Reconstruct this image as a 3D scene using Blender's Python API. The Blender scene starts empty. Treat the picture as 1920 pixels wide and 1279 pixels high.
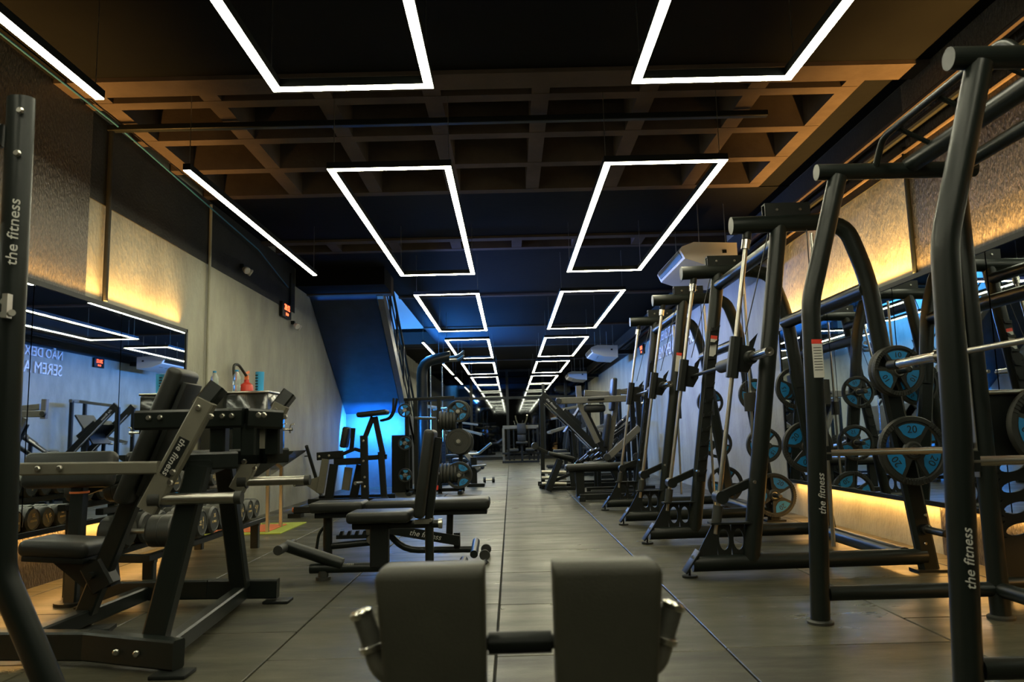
import bpy, bmesh, math, random
from mathutils import Vector, Matrix
random.seed(7)
C = bpy.context.scene
COL = C.collection
PI = math.pi
# ---------------------------------------------------------------- camera
cd = bpy.data.cameras.new('camera'); cam = bpy.data.objects.new('camera', cd); COL.objects.link(cam)
PITCH, YAW, ROLL = .1248, .0048, -.0253
fw = Vector((math.sin(YAW)*math.cos(PITCH), math.cos(YAW)*math.cos(PITCH), math.sin(PITCH)))
rt = Vector((math.cos(YAW), -math.sin(YAW), 0)); up = rt.cross(fw)
Rv = rt*math.cos(ROLL)+up*math.sin(ROLL); Uv = up*math.cos(ROLL)-rt*math.sin(ROLL)
M = Matrix.Identity(4)
for i in range(3):
    M[i][0] = Rv[i]; M[i][1] = Uv[i]; M[i][2] = -fw[i]
M.translation = Vector((0, 0, .941)); cam.matrix_world = M
cd.sensor_width = 36; cd.lens = 1414.7/1920*36; cd.clip_start = .05; cd.clip_end = 200
cd.dof.use_dof = True; cd.dof.focus_distance = 6.5; cd.dof.aperture_fstop = 4.0
C.camera = cam
# ---------------------------------------------------------------- world, view, big lights
w = bpy.data.worlds.new('world'); C.world = w; w.use_nodes = True
w.node_tree.nodes['Background'].inputs[0].default_value = (.25, .32, .38, 1)
w.node_tree.nodes['Background'].inputs[1].default_value = .02
C.view_settings.view_transform = 'Standard'; C.view_settings.look = 'None'
C.view_settings.exposure = 0.28; C.view_settings.gamma = 1.0; C.view_settings.use_curve_mapping = False
def area(name, loc, size, power, color, rot, spread=PI):
    l = bpy.data.lights.new(name, 'AREA'); l.shape = 'RECTANGLE'; l.size, l.size_y = size
    l.energy = power; l.color = color; l.spread = spread
    o = bpy.data.objects.new(name, l); COL.objects.link(o); o.location = loc; o.rotation_euler = rot
    return o
WARM = (1, .50, .12); BLUE = (.02, .26, 1)
# LED strips hidden behind the upper and lower edges of the two wall mirrors
area('mirror_led_light', (-3.235, 3.9, 2.09), (.025, 7.1), 66, WARM, (PI, 0, 0), 1.5)
area('mirror_led_light', (3.105, 4.9, 2.09), (.025, 7.1), 125, WARM, (PI, 0, 0), 1.5)
area('mirror_led_light', (-3.235, 3.9, .345), (.025, 7.1), 36, WARM, (0, 0, 0))
area('mirror_led_light', (3.105, 4.9, .345), (.025, 7.1), 38, WARM, (0, 0, 0))
# blue light of the stairwell; the last two lamps are added
area('stair_and_added_blue_light', (-2.7, 14.6, 1.2), (1.0, .3), 130, BLUE, (math.radians(70), 0, 0))
area('stair_and_added_blue_light', (-2.65, 17.0, 4.6), (1.0, 5.0), 420, (.05, .35, 1), (0, 0, 0))
area('stair_and_added_blue_light', (-1.86, 12.2, 2.95), (.12, 4.2), 90, (.24, .36, 1), (0, math.radians(-88), 0), 1.5)
area('stair_and_added_blue_light', (-1.9, 19.2, 2.9), (.12, 3.6), 420, (.03, .26, 1), (0, math.radians(-105), 0))  # added lamp without a fixture, tints the far ceiling blue
area('stair_and_added_blue_light', (-2.55, 12.28, 3.24), (1.2, .14), .9, (.05, .3, 1), (PI, 0, 0))  # added lamp that turns the beam's underside blue

# ---------------------------------------------------------------- materials
def mat(name, col, rough=.5, metal=0, emis=None, es=0, bump=0, bscale=60, var=0, vscale=8, rvar=0, spec=.5, alpha=None, trans=0, coat=0, var2=None, stretch=None):
    m = bpy.data.materials.new(name); m.use_nodes = True; nt = m.node_tree; b = nt.nodes['Principled BSDF']
    b.inputs['Base Color'].default_value = (*col, 1); b.inputs['Roughness'].default_value = rough
    b.inputs['Metallic'].default_value = metal; b.inputs['Specular IOR Level'].default_value = spec
    b.inputs['Coat Weight'].default_value = coat; b.inputs['Coat Roughness'].default_value = .08
    if trans: b.inputs['Transmission Weight'].default_value = trans
    if emis: b.inputs['Emission Color'].default_value = (*emis, 1); b.inputs['Emission Strength'].default_value = es
    tc = nt.nodes.new('ShaderNodeTexCoord'); mp = nt.nodes.new('ShaderNodeMapping'); nt.links.new(tc.outputs['Object'], mp.inputs[0])
    if stretch: mp.inputs['Scale'].default_value = stretch
    if var or rvar:
        n = nt.nodes.new('ShaderNodeTexNoise'); n.inputs['Scale'].default_value = vscale; n.inputs['Detail'].default_value = 6
        n.inputs['Roughness'].default_value = .62
        nt.links.new(mp.outputs[0], n.inputs['Vector'])
        if var:
            r = nt.nodes.new('ShaderNodeValToRGB'); e = r.color_ramp.elements
            e[0].position = .3; e[1].position = .7
            c2 = var2 or tuple(min(1, c*(1+var)) for c in col)
            e[0].color = (*(c*(1-var) for c in col), 1); e[1].color = (*c2, 1)
            nt.links.new(n.outputs['Fac'], r.inputs[0]); nt.links.new(r.outputs[0], b.inputs['Base Color'])
        if rvar:
            mr = nt.nodes.new('ShaderNodeMapRange'); mr.inputs[1].default_value = .3; mr.inputs[2].default_value = .7
            mr.inputs[3].default_value = max(.02, rough-rvar); mr.inputs[4].default_value = rough+rvar
            nt.links.new(n.outputs['Fac'], mr.inputs[0]); nt.links.new(mr.outputs[0], b.inputs['Roughness'])
    if bump:
        n2 = nt.nodes.new('ShaderNodeTexNoise'); n2.inputs['Scale'].default_value = bscale; n2.inputs['Detail'].default_value = 4
        nt.links.new(mp.outputs[0], n2.inputs['Vector'])
        bp = nt.nodes.new('ShaderNodeBump'); bp.inputs['Strength'].default_value = bump; bp.inputs['Distance'].default_value = .01
        nt.links.new(n2.outputs['Fac'], bp.inputs['Height']); nt.links.new(bp.outputs[0], b.inputs['Normal'])
    return m
BLK = mat('black_powder_coat', (.007, .010, .0085), .33, spec=.32, bump=.04, bscale=400)
BLKM = mat('matt_black_steel', (.007, .009, .008), .44, spec=.25, bump=.05, bscale=300)
LEA = mat('black_upholstery', (.034, .034, .023), .46, spec=.4, bump=.12, bscale=260, var=.2, vscale=5)
LEA2 = LEA; LEA = mat('black_vinyl', (.012, .014, .012), .40, bump=.12, bscale=260, spec=.4)
DBR = mat('dumbbell_rubber', (.035, .038, .033), .38, bump=.05, bscale=200)
FOAM = mat('grey_foam_grip', (.07, .07, .055), .6, bump=.2, bscale=200)
RUB = mat('black_rubber', (.018, .02, .016), .55, bump=.08, bscale=200)
GRY = mat('grey_powder_coat', (.13, .125, .095), .42, bump=.04, bscale=300, var=.12, vscale=6)
CHR = mat('chrome', (.62, .60, .54), .2, 1)
STL = mat('brushed_steel', (.46, .45, .40), .30, 1)
BLU = mat('blue_insert', (.012, .21, .50), .4)
LET = mat('white_letter_paint', (.85, .85, .85), .5)
WHT = mat('white_print', (.5, .5, .46), .5)
GLD = mat('gold_print', (.62, .48, .22), .4)
RED = mat('red_paint', (.6, .05, .03), .35)
ORG = mat('orange_plastic', (.8, .2, .05), .45)
BLP = mat('blue_plastic', (.03, .3, .6), .35)
ACW = mat('white_appliance_plastic', (.62, .62, .6), .4)
PLW = mat('black_plastic_wrap', (.02, .022, .02), .12, bump=.22, bscale=12, coat=.6, rvar=.06)
MIR = mat('mirror_glass', (.70, .76, .78), .012, 1)
DMIR = mat('dark_mirror_glass', (.10, .11, .12), .03, 1)
WELL = mat('white_stairwell_paint', (.55, .6, .65), .6)
CEB = mat('blue_lit_ceiling_black', (.035, .04, .045), .8, spec=.1, bump=.2, bscale=12)  # blue light put into the colour: ceiling black made lighter and bluer
WALL = mat('grey_plaster', (.30, .295, .23), .62, bump=.7, bscale=30, var=.22, vscale=2.2, stretch=(1, 1, .5))
SPG = mat('black_sponged_plaster', (.016, .016, .014), .36, bump=1.0, bscale=70, var=.5, vscale=60, var2=(.09, .083, .07), stretch=(1, 1, .45))
BWL = mat('black_wall_paint', (.016, .017, .015), .6, spec=.25, bump=.3, bscale=40, var=.35, vscale=3)
CEI = mat('black_ceiling_paint', (.0045, .005, .005), .8, spec=.08, bump=.2, bscale=12, var=.3, vscale=1.2)
BEAM = mat('painted_concrete_beam', (.072, .056, .045), .75, spec=.1, bump=.3, bscale=18, var=.25, vscale=2)
JNT = mat('floor_joint', (.012, .012, .011), .8)
STAIRM = mat('painted_stair_concrete', (.075, .08, .085), .5, bump=.25, bscale=8, var=.3, vscale=3)
PEG = mat('dark_zinc', (.10, .10, .09), .35, 1)
LED = mat('lamp_diffuser', (.9, .9, .9), .5, emis=(1, .95, .66), es=30)
LEDC = mat('lamp_diffuser_cool', (.9, .9, .9), .5, emis=(1, .96, .70), es=32)
LED_FILL = mat('added_fill_diffuser', (.9, .9, .9), .5, emis=(1, .96, .70), es=13)  # for the unseen frames added behind the camera
SKYB = mat('stairwell_light_panel', (.2, .4, .8), .5, emis=(.20, .52, 1.0), es=1.5)
DIG = mat('red_led_digits', (.3, .02, 0), .5, emis=(1, .09, .03), es=5)
MATG = mat('green_foam', (.30, .36, .05), .8); MATO = mat('orange_foam', (.62, .16, .06), .8)
PET = mat('clear_bottle_plastic', (.75, .85, .85), .08, trans=.85)
CBL = mat('black_cable', (.01, .01, .01), .5); CBB = mat('blue_cable', (.02, .12, .22), .5)
def floor_mat():
    m = bpy.data.materials.new('rubber_floor_tile'); m.use_nodes = True; nt = m.node_tree; b = nt.nodes['Principled BSDF']; L = nt.links.new
    geo = nt.nodes.new('ShaderNodeNewGeometry'); oi = nt.nodes.new('ShaderNodeObjectInfo')
    mp = nt.nodes.new('ShaderNodeMapping'); mp.inputs['Scale'].default_value = (.55, 1.9, 1); L(geo.outputs['Position'], mp.inputs[0])
    n = nt.nodes.new('ShaderNodeTexNoise'); n.inputs['Scale'].default_value = 2.6; n.inputs['Detail'].default_value = 8; n.inputs['Roughness'].default_value = .65
    L(mp.outputs[0], n.inputs['Vector'])
    add = nt.nodes.new('ShaderNodeMath'); add.operation = 'MULTIPLY_ADD'; add.inputs[1].default_value = .18; L(oi.outputs['Random'], add.inputs[0]); L(n.outputs['Fac'], add.inputs[2])
    r = nt.nodes.new('ShaderNodeValToRGB'); e = r.color_ramp.elements; e[0].position = .36; e[1].position = .74
    e[0].color = (.015, .016, .012, 1); e[1].color = (.076, .073, .048, 1); L(add.outputs[0], r.inputs[0]); L(r.outputs[0], b.inputs['Base Color'])
    mr = nt.nodes.new('ShaderNodeMapRange'); mr.inputs[1].default_value = .35; mr.inputs[2].default_value = .8; mr.inputs[3].default_value = .48; mr.inputs[4].default_value = .26
    L(add.outputs[0], mr.inputs[0]); L(mr.outputs[0], b.inputs['Roughness'])
    n2 = nt.nodes.new('ShaderNodeTexNoise'); n2.inputs['Scale'].default_value = 120; L(geo.outputs['Position'], n2.inputs['Vector'])
    bp = nt.nodes.new('ShaderNodeBump'); bp.inputs['Strength'].default_value = .12; bp.inputs['Distance'].default_value = .005; L(n2.outputs['Fac'], bp.inputs['Height']); L(bp.outputs[0], b.inputs['Normal'])
    return m
TILE = floor_mat(); TILE.node_tree.nodes['Principled BSDF'].inputs['Specular IOR Level'].default_value = .28

# ---------------------------------------------------------------- helpers
ORG_ = {}
def V(*a): return Vector(a)
class MB:
    def __init__(s): s.bm = bmesh.new()
    def box(s, c, d, rot=None, bev=0, seg=2):
        r = bmesh.ops.create_cube(s.bm, size=1)['verts']
        for v in r: v.co = Vector((v.co.x*d[0], v.co.y*d[1], v.co.z*d[2]))
        if bev:
            es = list({e for v in r for e in v.link_edges})
            q = bmesh.ops.bevel(s.bm, geom=es, offset=bev, segments=seg, affect='EDGES', profile=.5)
            r = list({v for f in q['faces'] for v in f.verts} | {v for v in r if v.is_valid})
        Rm = rot if rot is not None else Matrix.Identity(3)
        for v in r: v.co = Rm @ v.co + Vector(c)
        return s
    def bar(s, p0, p1, wd, h, side=(0, 1, 0), ch=.12):
        # rectangular tube from p0 to p1; wd is measured along `side`
        p0, p1 = Vector(p0), Vector(p1); d = (p1-p0).normalized(); a = Vector(side); a = (a-d*a.dot(d))
        if a.length < 1e-4: a = Vector((0, 0, 1)) - d*d.z
        a.normalize(); b = d.cross(a); c = min(wd, h)*ch
        pr = [(-wd/2+c, -h/2), (wd/2-c, -h/2), (wd/2, -h/2+c), (wd/2, h/2-c), (wd/2-c, h/2), (-wd/2+c, h/2), (-wd/2, h/2-c), (-wd/2, -h/2+c)]
        rings = [[s.bm.verts.new(p+a*u+b*v) for u, v in pr] for p in (p0, p1)]
        for i in range(8): s.bm.faces.new((rings[0][i], rings[0][(i+1) % 8], rings[1][(i+1) % 8], rings[1][i]))
        s.bm.faces.new(rings[0][::-1]); s.bm.faces.new(rings[1]); return s
    def cyl(s, p0, p1, r0, r1=None, seg=16):
        return s.tube([p0, p1], r0, seg=seg, rend=r1, rnd=False)
    def tube(s, pts, r, seg=14, rend=None, rnd=True, flat=1, side=(0, 1, 0), rad=.06):
        P = [Vector(p) for p in pts]
        if rnd and len(P) > 2:
            Q = [P[0]]
            for i in range(1, len(P)-1):
                a, b, c = P[i-1], P[i], P[i+1]; k = min(rad, (b-a).length*.45, (c-b).length*.45)
                s0 = b+(a-b).normalized()*k; s1 = b+(c-b).normalized()*k
                for t in (0, .25, .5, .75, 1): Q.append(s0*(1-t)**2+b*2*t*(1-t)+s1*t*t)
            Q.append(P[-1]); P = Q
        n = len(P); rings = []; ref = None
        for i, p in enumerate(P):
            d = ((P[min(i+1, n-1)]-P[max(i-1, 0)])).normalized()
            if ref is None:
                ref = Vector(side)-d*Vector(side).dot(d)
                if ref.length < 1e-3: ref = Vector((0, 0, 1))-d*d.z
                if ref.length < 1e-3: ref = Vector((1, 0, 0))
            else: ref = ref-d*ref.dot(d)
            ref.normalize(); b = d.cross(ref)
            rr = r if rend is None else r+(rend-r)*i/(n-1)
            rings.append([s.bm.verts.new(p+(ref*math.cos(t)*flat+b*math.sin(t))*rr) for t in [2*PI*k/seg for k in range(seg)]])
        for i in range(n-1):
            for k in range(seg): s.bm.faces.new((rings[i][k], rings[i][(k+1) % seg], rings[i+1][(k+1) % seg], rings[i+1][k]))
        s.bm.faces.new(rings[0][::-1]); s.bm.faces.new(rings[-1]); return s
    def lathe(s, o, ax, prof, seg=32):
        o = Vector(o); ax = Vector(ax).normalized(); a = Vector((0, 0, 1)) if abs(ax.z) < .9 else Vector((1, 0, 0))
        a = (a-ax*a.dot(ax)).normalized(); b = ax.cross(a)
        rings = [[s.bm.verts.new(o+ax*h+(a*math.cos(2*PI*k/seg)+b*math.sin(2*PI*k/seg))*max(r, 1e-4)) for k in range(seg)] for r, h in prof]
        for i in range(len(rings)-1):
            for k in range(seg): s.bm.faces.new((rings[i][k], rings[i][(k+1) % seg], rings[i+1][(k+1) % seg], rings[i+1][k]))
        return s
    def prism(s, pts, fr, th):
        # polygon pts (u,v) in frame fr=(origin,U,V); extruded by th along U x V
        o, U, W = (Vector(q) for q in fr); N = U.cross(W).normalized()
        A = [s.bm.verts.new(o+U*u+W*v) for u, v in pts]; B = [s.bm.verts.new(o+U*u+W*v+N*th) for u, v in pts]
        n = len(pts)
        for i in range(n): s.bm.faces.new((A[i], A[(i+1) % n], B[(i+1) % n], B[i]))
        s.bm.faces.new(A[::-1]); s.bm.faces.new(B); return s
    def pad(s, c, d, rot=None, bev=.02): return s.box(c, d, rot, bev, 4)
    def build(s, name, m, parent=None, label=None, kind=None, smooth=True):
        bmesh.ops.recalc_face_normals(s.bm, faces=s.bm.faces)
        me = bpy.data.meshes.new(name)
        off = ORG_.get(parent.name, Vector((0, 0, 0))) if parent else Vector((0, 0, 0))
        if off.length: bmesh.ops.translate(s.bm, vec=-off, verts=s.bm.verts)
        s.bm.to_mesh(me); s.bm.free(); me.materials.append(m)
        if smooth:
            for p in me.polygons: p.use_smooth = True
            me.set_sharp_from_angle(angle=.6)
        o = bpy.data.objects.new(name, me); COL.objects.link(o); o.parent = parent; ORG_[o.name] = off
        if label: o['label'] = label
        if kind: o['kind'] = kind
        return o
def thing(name, label, cat, loc=(0, 0, 0), group=None):
    o = bpy.data.objects.new(name, None); COL.objects.link(o); o.location = loc; o.empty_display_size = .1
    ORG_[o.name] = Vector(loc); o['label'] = label; o['category'] = cat
    if group: o['group'] = group
    return o
def tag(o, label, cat, group=None, kind=None):
    o['label'] = label; o['category'] = cat
    if group: o['group'] = group
    if kind: o['kind'] = kind
    return o
def copy_tree(o, loc=None, parent=None, label=None, group=None):
    c = o.copy(); COL.objects.link(c)
    if parent: c.parent = parent
    if loc is not None: c.location = loc
    if label: c['label'] = label
    if group: c['group'] = group
    for ch in [x for x in KIDS.get(o.name, [])]: copy_tree(ch, None, c)
    return c
KIDS = {}
def index_kids(root):
    for o in COL.objects:
        if o.parent: KIDS.setdefault(o.parent.name, [])
    for o in list(COL.objects):
        if o.parent and o not in KIDS[o.parent.name]: KIDS[o.parent.name].append(o)
def text(body, name, m, fr, size, parent, depth=.002, align='CENTER', label=None, ital=0):
    cu = bpy.data.curves.new(name, 'FONT'); cu.body = body; cu.size = size; cu.align_x = align; cu.align_y = 'CENTER'; cu.extrude = depth; cu.resolution_u = 3; cu.shear = ital
    t = bpy.data.objects.new(name, cu); me = bpy.data.meshes.new_from_object(t); bpy.data.objects.remove(t)
    o_, U, W = (Vector(q) for q in fr); U.normalize(); W.normalize(); N = U.cross(W)
    off = ORG_.get(parent.name, Vector((0, 0, 0))) if parent else Vector((0, 0, 0))
    for v in me.vertices: v.co = o_-off+U*v.co.x+W*v.co.y+N*v.co.z
    me.name = name; me.materials.clear(); me.materials.append(m)
    o = bpy.data.objects.new(name, me); COL.objects.link(o); o.parent = parent; ORG_[o.name] = off
    if label: o['label'] = label
    return o
def struct(o): o['kind'] = 'structure'; return o
def bolts(pts, ax, parent, r=.011, h=.008, m=None):
    b = MB(); ax = Vector(ax)
    for p in pts: b.lathe(p, ax, [(r, 0), (r, h*.5), (r*.7, h), (0, h)], 8)
    return b.build('bolts', m or STL, parent, kind='stuff')
XL, XR, YF, YB, ZC = -3.28, 3.15, -6.0, 30.4, 3.6
# ---------------------------------------------------------------- setting: floor
fl = struct(MB().box(((XL+XR)/2, (YF+YB)/2, -.08), (XR-XL+.2, YB-YF, .12), None).build('floor', JNT))
tm = MB().box((0, 0, -.011), (.994, .994, .022), None, .003, 1).build('floor_tile', TILE, fl); base = tm.data
first = True
def tile_mesh(wd, dp):
    t = MB().box((0, 0, -.011), (wd-.009, dp-.009, .022), None, .003, 1)
    me = bpy.data.meshes.new('floor_tile'); t.bm.to_mesh(me); t.bm.free(); me.materials.append(TILE); return me
cols = [(-3.28, -3.087), (-3.087, -2.087), (-2.087, -1.087), (-1.087, -.087), (-.087, .913), (.913, 1.913), (1.913, 2.913), (2.913, 3.15)]
offs = [0, .06, .52, .03, 0, .04, .47, .1]
meshes = {}
for ci, (a, b) in enumerate(cols):
    y = -5.61+offs[ci]
    ys = [(YF, y)]
    while y < YB:
        y1 = min(y+1, YB); ys.append((y, y1)); y = y1
    for y0, y1 in ys:
        k = (round(b-a, 3), round(y1-y0, 3))
        if k[1] < .02: continue
        if k not in meshes: meshes[k] = tile_mesh(*k)
        if first: t = tm; t.data = meshes[k]; first = False
        else: t = bpy.data.objects.new('floor_tile', meshes[k]); COL.objects.link(t); t.parent = fl
        t.location = ((a+b)/2, (y0+y1)/2, 0)
# ---------------------------------------------------------------- setting: walls
def wallbox(name, x0, x1, y0, y1, z0, z1, m, parent=None):
    return MB().box(((x0+x1)/2, (y0+y1)/2, (z0+z1)/2), (x1-x0, y1-y0, z1-z0)).build(name, m, parent, smooth=False)
wl = struct(wallbox('wall_left', XL-.2, XL, YF, YB, -.02, 4.0, WALL))
wallbox('sponged_plaster_panel', XL, XL+.012, YF, 5.76, 0, 3.6, SPG, wl)
wallbox('upper_paint_band', XL, XL+.01, 5.76, 11.45, 2.89, 3.6, BWL, wl)
wr = struct(wallbox('wall_right', XR, XR+.2, YF, YB, -.02, 4.0, WALL))
wallbox('sponged_plaster_panel', XR-.012, XR, YF, 5.65, 0, 3.6, SPG, wr)
wallbox('upper_paint_band', XR-.01, XR, 5.65, YB, 2.98, 3.6, BWL, wr)
wb = struct(wallbox('wall_back', XL, XR, YB, YB+.2, -.02, 4.0, BWL))
wfr = struct(wallbox('wall_front', XL, XR, YF-.2, YF, -.02, 4.0, BWL))
# back wall: dark mirror glass between black mullions
xs = [-3.2, -1.55, -.1, 1.35, 2.25, 3.1]
for i in range(5):
    for z0, z1 in ((.12, 2.4), (2.5, 3.5)):
        wallbox('mirror_pane', xs[i]+.04, xs[i+1]-.04, YB-.03, YB-.01, z0, z1, DMIR, wb)
for x in xs: wallbox('mullion', x-.05, x+.05, YB-.09, YB-.002, 0, 3.6, BLKM, wb)
wallbox('transom', XL, XR, YB-.08, YB-.002, 2.4, 2.5, BLKM, wb)
# ---------------------------------------------------------------- setting: ceiling with beams and waffle ribs
ce = struct(wallbox('ceiling', XL-.2, XR+.2, YF-.2, 11.6, 3.95, 4.05, CEI))
wallbox('upper_slab', -2.05, XR+.2, 11.6, YB+.2, 3.95, 4.05, CEI, ce)
wallbox('upper_slab', XL-.2, -2.05, 21.4, YB+.2, 3.95, 4.05, CEI, ce)
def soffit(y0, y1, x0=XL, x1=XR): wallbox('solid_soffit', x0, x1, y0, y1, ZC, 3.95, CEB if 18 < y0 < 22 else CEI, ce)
soffit(YF, 5.22); soffit(8.06, 9.84, -3.28, 3.15); soffit(10.62, 11.6)
for y0, y1 in ((11.6, 14.0), (14.16, 18.1), (18.26, 22.2), (22.36, 26.4), (26.56, YB)): soffit(y0, y1, -2.05)
soffit(21.4, 22.2, XL, -2.05); soffit(22.36, 26.4, XL, -2.05); soffit(26.56, YB, XL, -2.05)
for y, wd, x0 in ((5.35, .25, XL), (9.92, .15, XL), (14.08, .15, -2.05), (18.18, .15, -2.05), (22.28, .15, XL), (26.48, .15, XL)):
    wallbox('ceiling_beam', x0, XR, y-wd/2, y+wd/2, 3.57, 3.95, BEAM, ce)
for y in (5.70, 6.46, 7.2, 8.0): wallbox('ceiling_rib', XL, 2.80, y-.06, y+.06, ZC, 3.95, BEAM, ce)
for x in (-3.12, -2.27, -1.4, -.55, .3, 1.15, 2.0, 2.74):
    wallbox('ceiling_rib', x-.07, x+.07, 5.47, 8.06, ZC+.003, 3.95, BEAM, ce)
wallbox('solid_soffit', 2.81, XR, 5.47, 8.06, ZC+.01, 3.95, CEI, ce)
wallbox('ceiling_rib', XL, XR, 10.5, 10.62, ZC, 3.95, BEAM, ce)
for x in (-2.4, -1.55, -.7, .15, 1.0, 1.85): wallbox('ceiling_rib', x-.07, x+.07, 9.99, 10.52, ZC+.003, 3.95, BEAM, ce)
wallbox('ceiling_beam', XL, -1.9, 12.15, 12.4, 3.30, 3.95, BEAM, ce)
wallbox('solid_soffit', XL, -1.9, 11.5, 12.15, 3.32, 3.95, CEI, ce)
# stairwell above the ceiling opening
sw = struct(wallbox('wall_stairwell', -2.05, -1.93, 11.6, 21.4, 3.95, 5.6, WELL))
wallbox('well_side', XL-.2, XL, 11.4, 21.6, 4.0, 5.6, WELL, sw)
wallbox('well_side', XL, -2.05, 21.4, 21.5, 3.95, 5.6, WELL, sw)
wallbox('well_side', XL, -2.05, 11.5, 11.6, 4.05, 5.6, WELL, sw)
struct(wallbox('trim_stairwell_light', XL+.02, -2.07, 11.7, 21.35, 5.5, 5.55, SKYB))
struct(wallbox('wall_under_stair', XL, -2.05, 15.15, 15.25, 0, 1.5, STAIRM))
struct(wallbox('wall_stair_side', -2.15, -2.05, 15.25, 17.2, 0, 1.4, STAIRM))
# ---------------------------------------------------------------- stairs
st = thing('staircase', 'concrete staircase with dark blue lit underside and black railing along the left wall', 'staircase', (-2.65, 15, 0))
u = MB(); sl = (1.50-3.55)/(15.0-11.9)
u.prism([(12.3, 3.30), (15.1, 1.45), (15.4, 1.45), (12.3, 3.50)], ((-2.17, 0, 0), (0, 1, 0), (0, 0, 1)), -1.1)
u.build('underside_slab', mat('blue_lit_underside', (.022, .035, .06), .45, bump=.25, bscale=8, var=.3, vscale=3, spec=.3), st)  # stair concrete darkened and blued: blue light and shade put into the colour
MB().prism([(12.25, 3.28), (15.15, 1.38), (17.3, -.0), (17.6, .0), (12.3, 3.52)], ((-2.05, 0, 0), (0, 1, 0), (0, 0, 1)), -.1).build('stringer', GRY, st)
for k in range(14):
    y = 12.4+k*.36; z = 3.46-k*.238
    MB().box((-2.71, y+.18, z-.02), (1.12, .40, .05)).build('step', STAIRM, st)
rl = MB()
for dz, r in ((.95, .025), (.62, .014), (.34, .014)): rl.tube([(-2.08, 12.35, 3.5+dz-.1), (-2.08, 17.4, .15+dz)], r, 8)
rl.build('handrail', BLKM, st)
for k in range(7):
    y = 12.4+k*.8; z = 3.45-(y-12.3)*.665
    MB().bar((-2.08, y, z), (-2.08, y, z+.95), .04, .04).build('baluster', BLKM, st)
# ---------------------------------------------------------------- wall mirrors
def mirror(name, x, sgn, y0, y1, seams, lab):
    t = thing(name, lab, 'mirror', (x, (y0+y1)/2, .38))
    xf = x+sgn*.06
    ys = [y0]+seams+[y1]
    for i in range(len(ys)-1):
        MB().box((xf, (ys[i]+ys[i+1])/2, 1.215), (.012, ys[i+1]-ys[i]-.012, 1.66)).build('mirror_pane', MIR, t, smooth=False)
    f = MB()
    f.box((x+sgn*.05, (y0+y1)/2, 2.06), (.05, y1-y0+.06, .035)); f.box((x+sgn*.05, (y0+y1)/2, .37), (.05, y1-y0+.06, .035))
    f.box((x+sgn*.05, y0-.015, 1.215), (.05, .03, 1.72)); f.box((x+sgn*.05, y1+.015, 1.215), (.05, .03, 1.72))
    f.build('mirror_frame', BLKM, t); return t
mirror('wall_mirror', XL, 1, .3, 7.46, [1.5, 2.7, 3.9, 5.05, 6.22], 'long frameless wall mirror with glowing warm edge above the dumbbell rack on the left wall')
mirror('wall_mirror', XR, -1, 1.2, 8.5, [2.4, 3.6, 4.1, 4.75, 5.95, 7.2], 'long wall mirror with glowing warm edge behind the lifting frames on the right wall')
# ---------------------------------------------------------------- ceiling lights
ZL = 3.0; LX = ((-1.32, -.43), (.79, 1.68)); PERN = ['nearest', 'second', 'third', 'fourth', 'fifth', 'sixth']
for side, (x0, x1) in enumerate(LX):
    for k in range(-1, 6):  # first frame of each row is unseen, added to brighten the foreground
        y0 = .38+5.17*k; y1 = y0+3.82; wd = .05
        sn = 'left' if side == 0 else 'right'
        t = thing('pendant_light', f'white glowing rectangular pendant light, {PERN[k]} in the {sn} row' if k >= 0 else f'unseen rectangular fill light added behind the camera, {sn} row', 'light', ((x0+x1)/2, (y0+y1)/2, ZL), 'rectangular pendant lights under the ceiling')
        h = MB(); e = []
        for (a, b, c, d) in ((x0, y0, x1, y0), (x0, y1, x1, y1), (x0, y0, x0, y1), (x1, y0, x1, y1)):
            horiz = b == d
            cx, cy = (a+c)/2, (b+d)/2
            dx, dy = ((c-a)+wd if horiz else wd), (wd if horiz else (d-b)-wd)
            h.box((cx, cy, ZL+.012), (dx+.006, dy+.006, .05))
            e.append(((cx, cy, ZL-.015), (dx, dy, .006)))
        h.build('light_housing', BLKM, t)
        for c_, d_ in e: MB().box(c_, d_).build('light_tube', LED_FILL if k < 0 else LEDC if k < 1 else LED, t, smooth=False)
        for a in (x0, x1):
            for b in (y0+.1, y1-.1): MB().cyl((a, b, ZL+.04), (a, b, 3.6), .003, seg=5).build('suspension_wire', STL, t)
STR = ((.3, 4.27, LEDC), (5.48, 9.23, LED))
for k, (y0, y1, m) in enumerate(STR+((16.2, 19.9, LED), (21.2, 24.9, LED), (26, 29.5, LED))):
    x = -2.39 if k < 2 else -1.85
    t = thing('linear_light', ['white linear pendant light at the top left, nearest the camera', 'long white linear pendant light over the dumbbell rack', 'linear light beyond the stair railing, nearest of the far three', 'linear light over the far left, between two others', 'farthest linear light by the back mirror'][k], 'light', (x, (y0+y1)/2, ZL), 'linear pendant lights along the left side')
    MB().box((x, (y0+y1)/2, ZL-.015), (.05, y1-y0, .006)).build('light_tube', m, t, smooth=False)
    MB().box((x, (y0+y1)/2, ZL+.012), (.056, y1-y0+.006, .05)).build('light_housing', BLKM, t)
    for b in (y0+.05, y1-.05): MB().cyl((x, b, ZL+.04), (x, b, 3.6), .003, seg=5).build('suspension_wire', STL, t)
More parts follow.
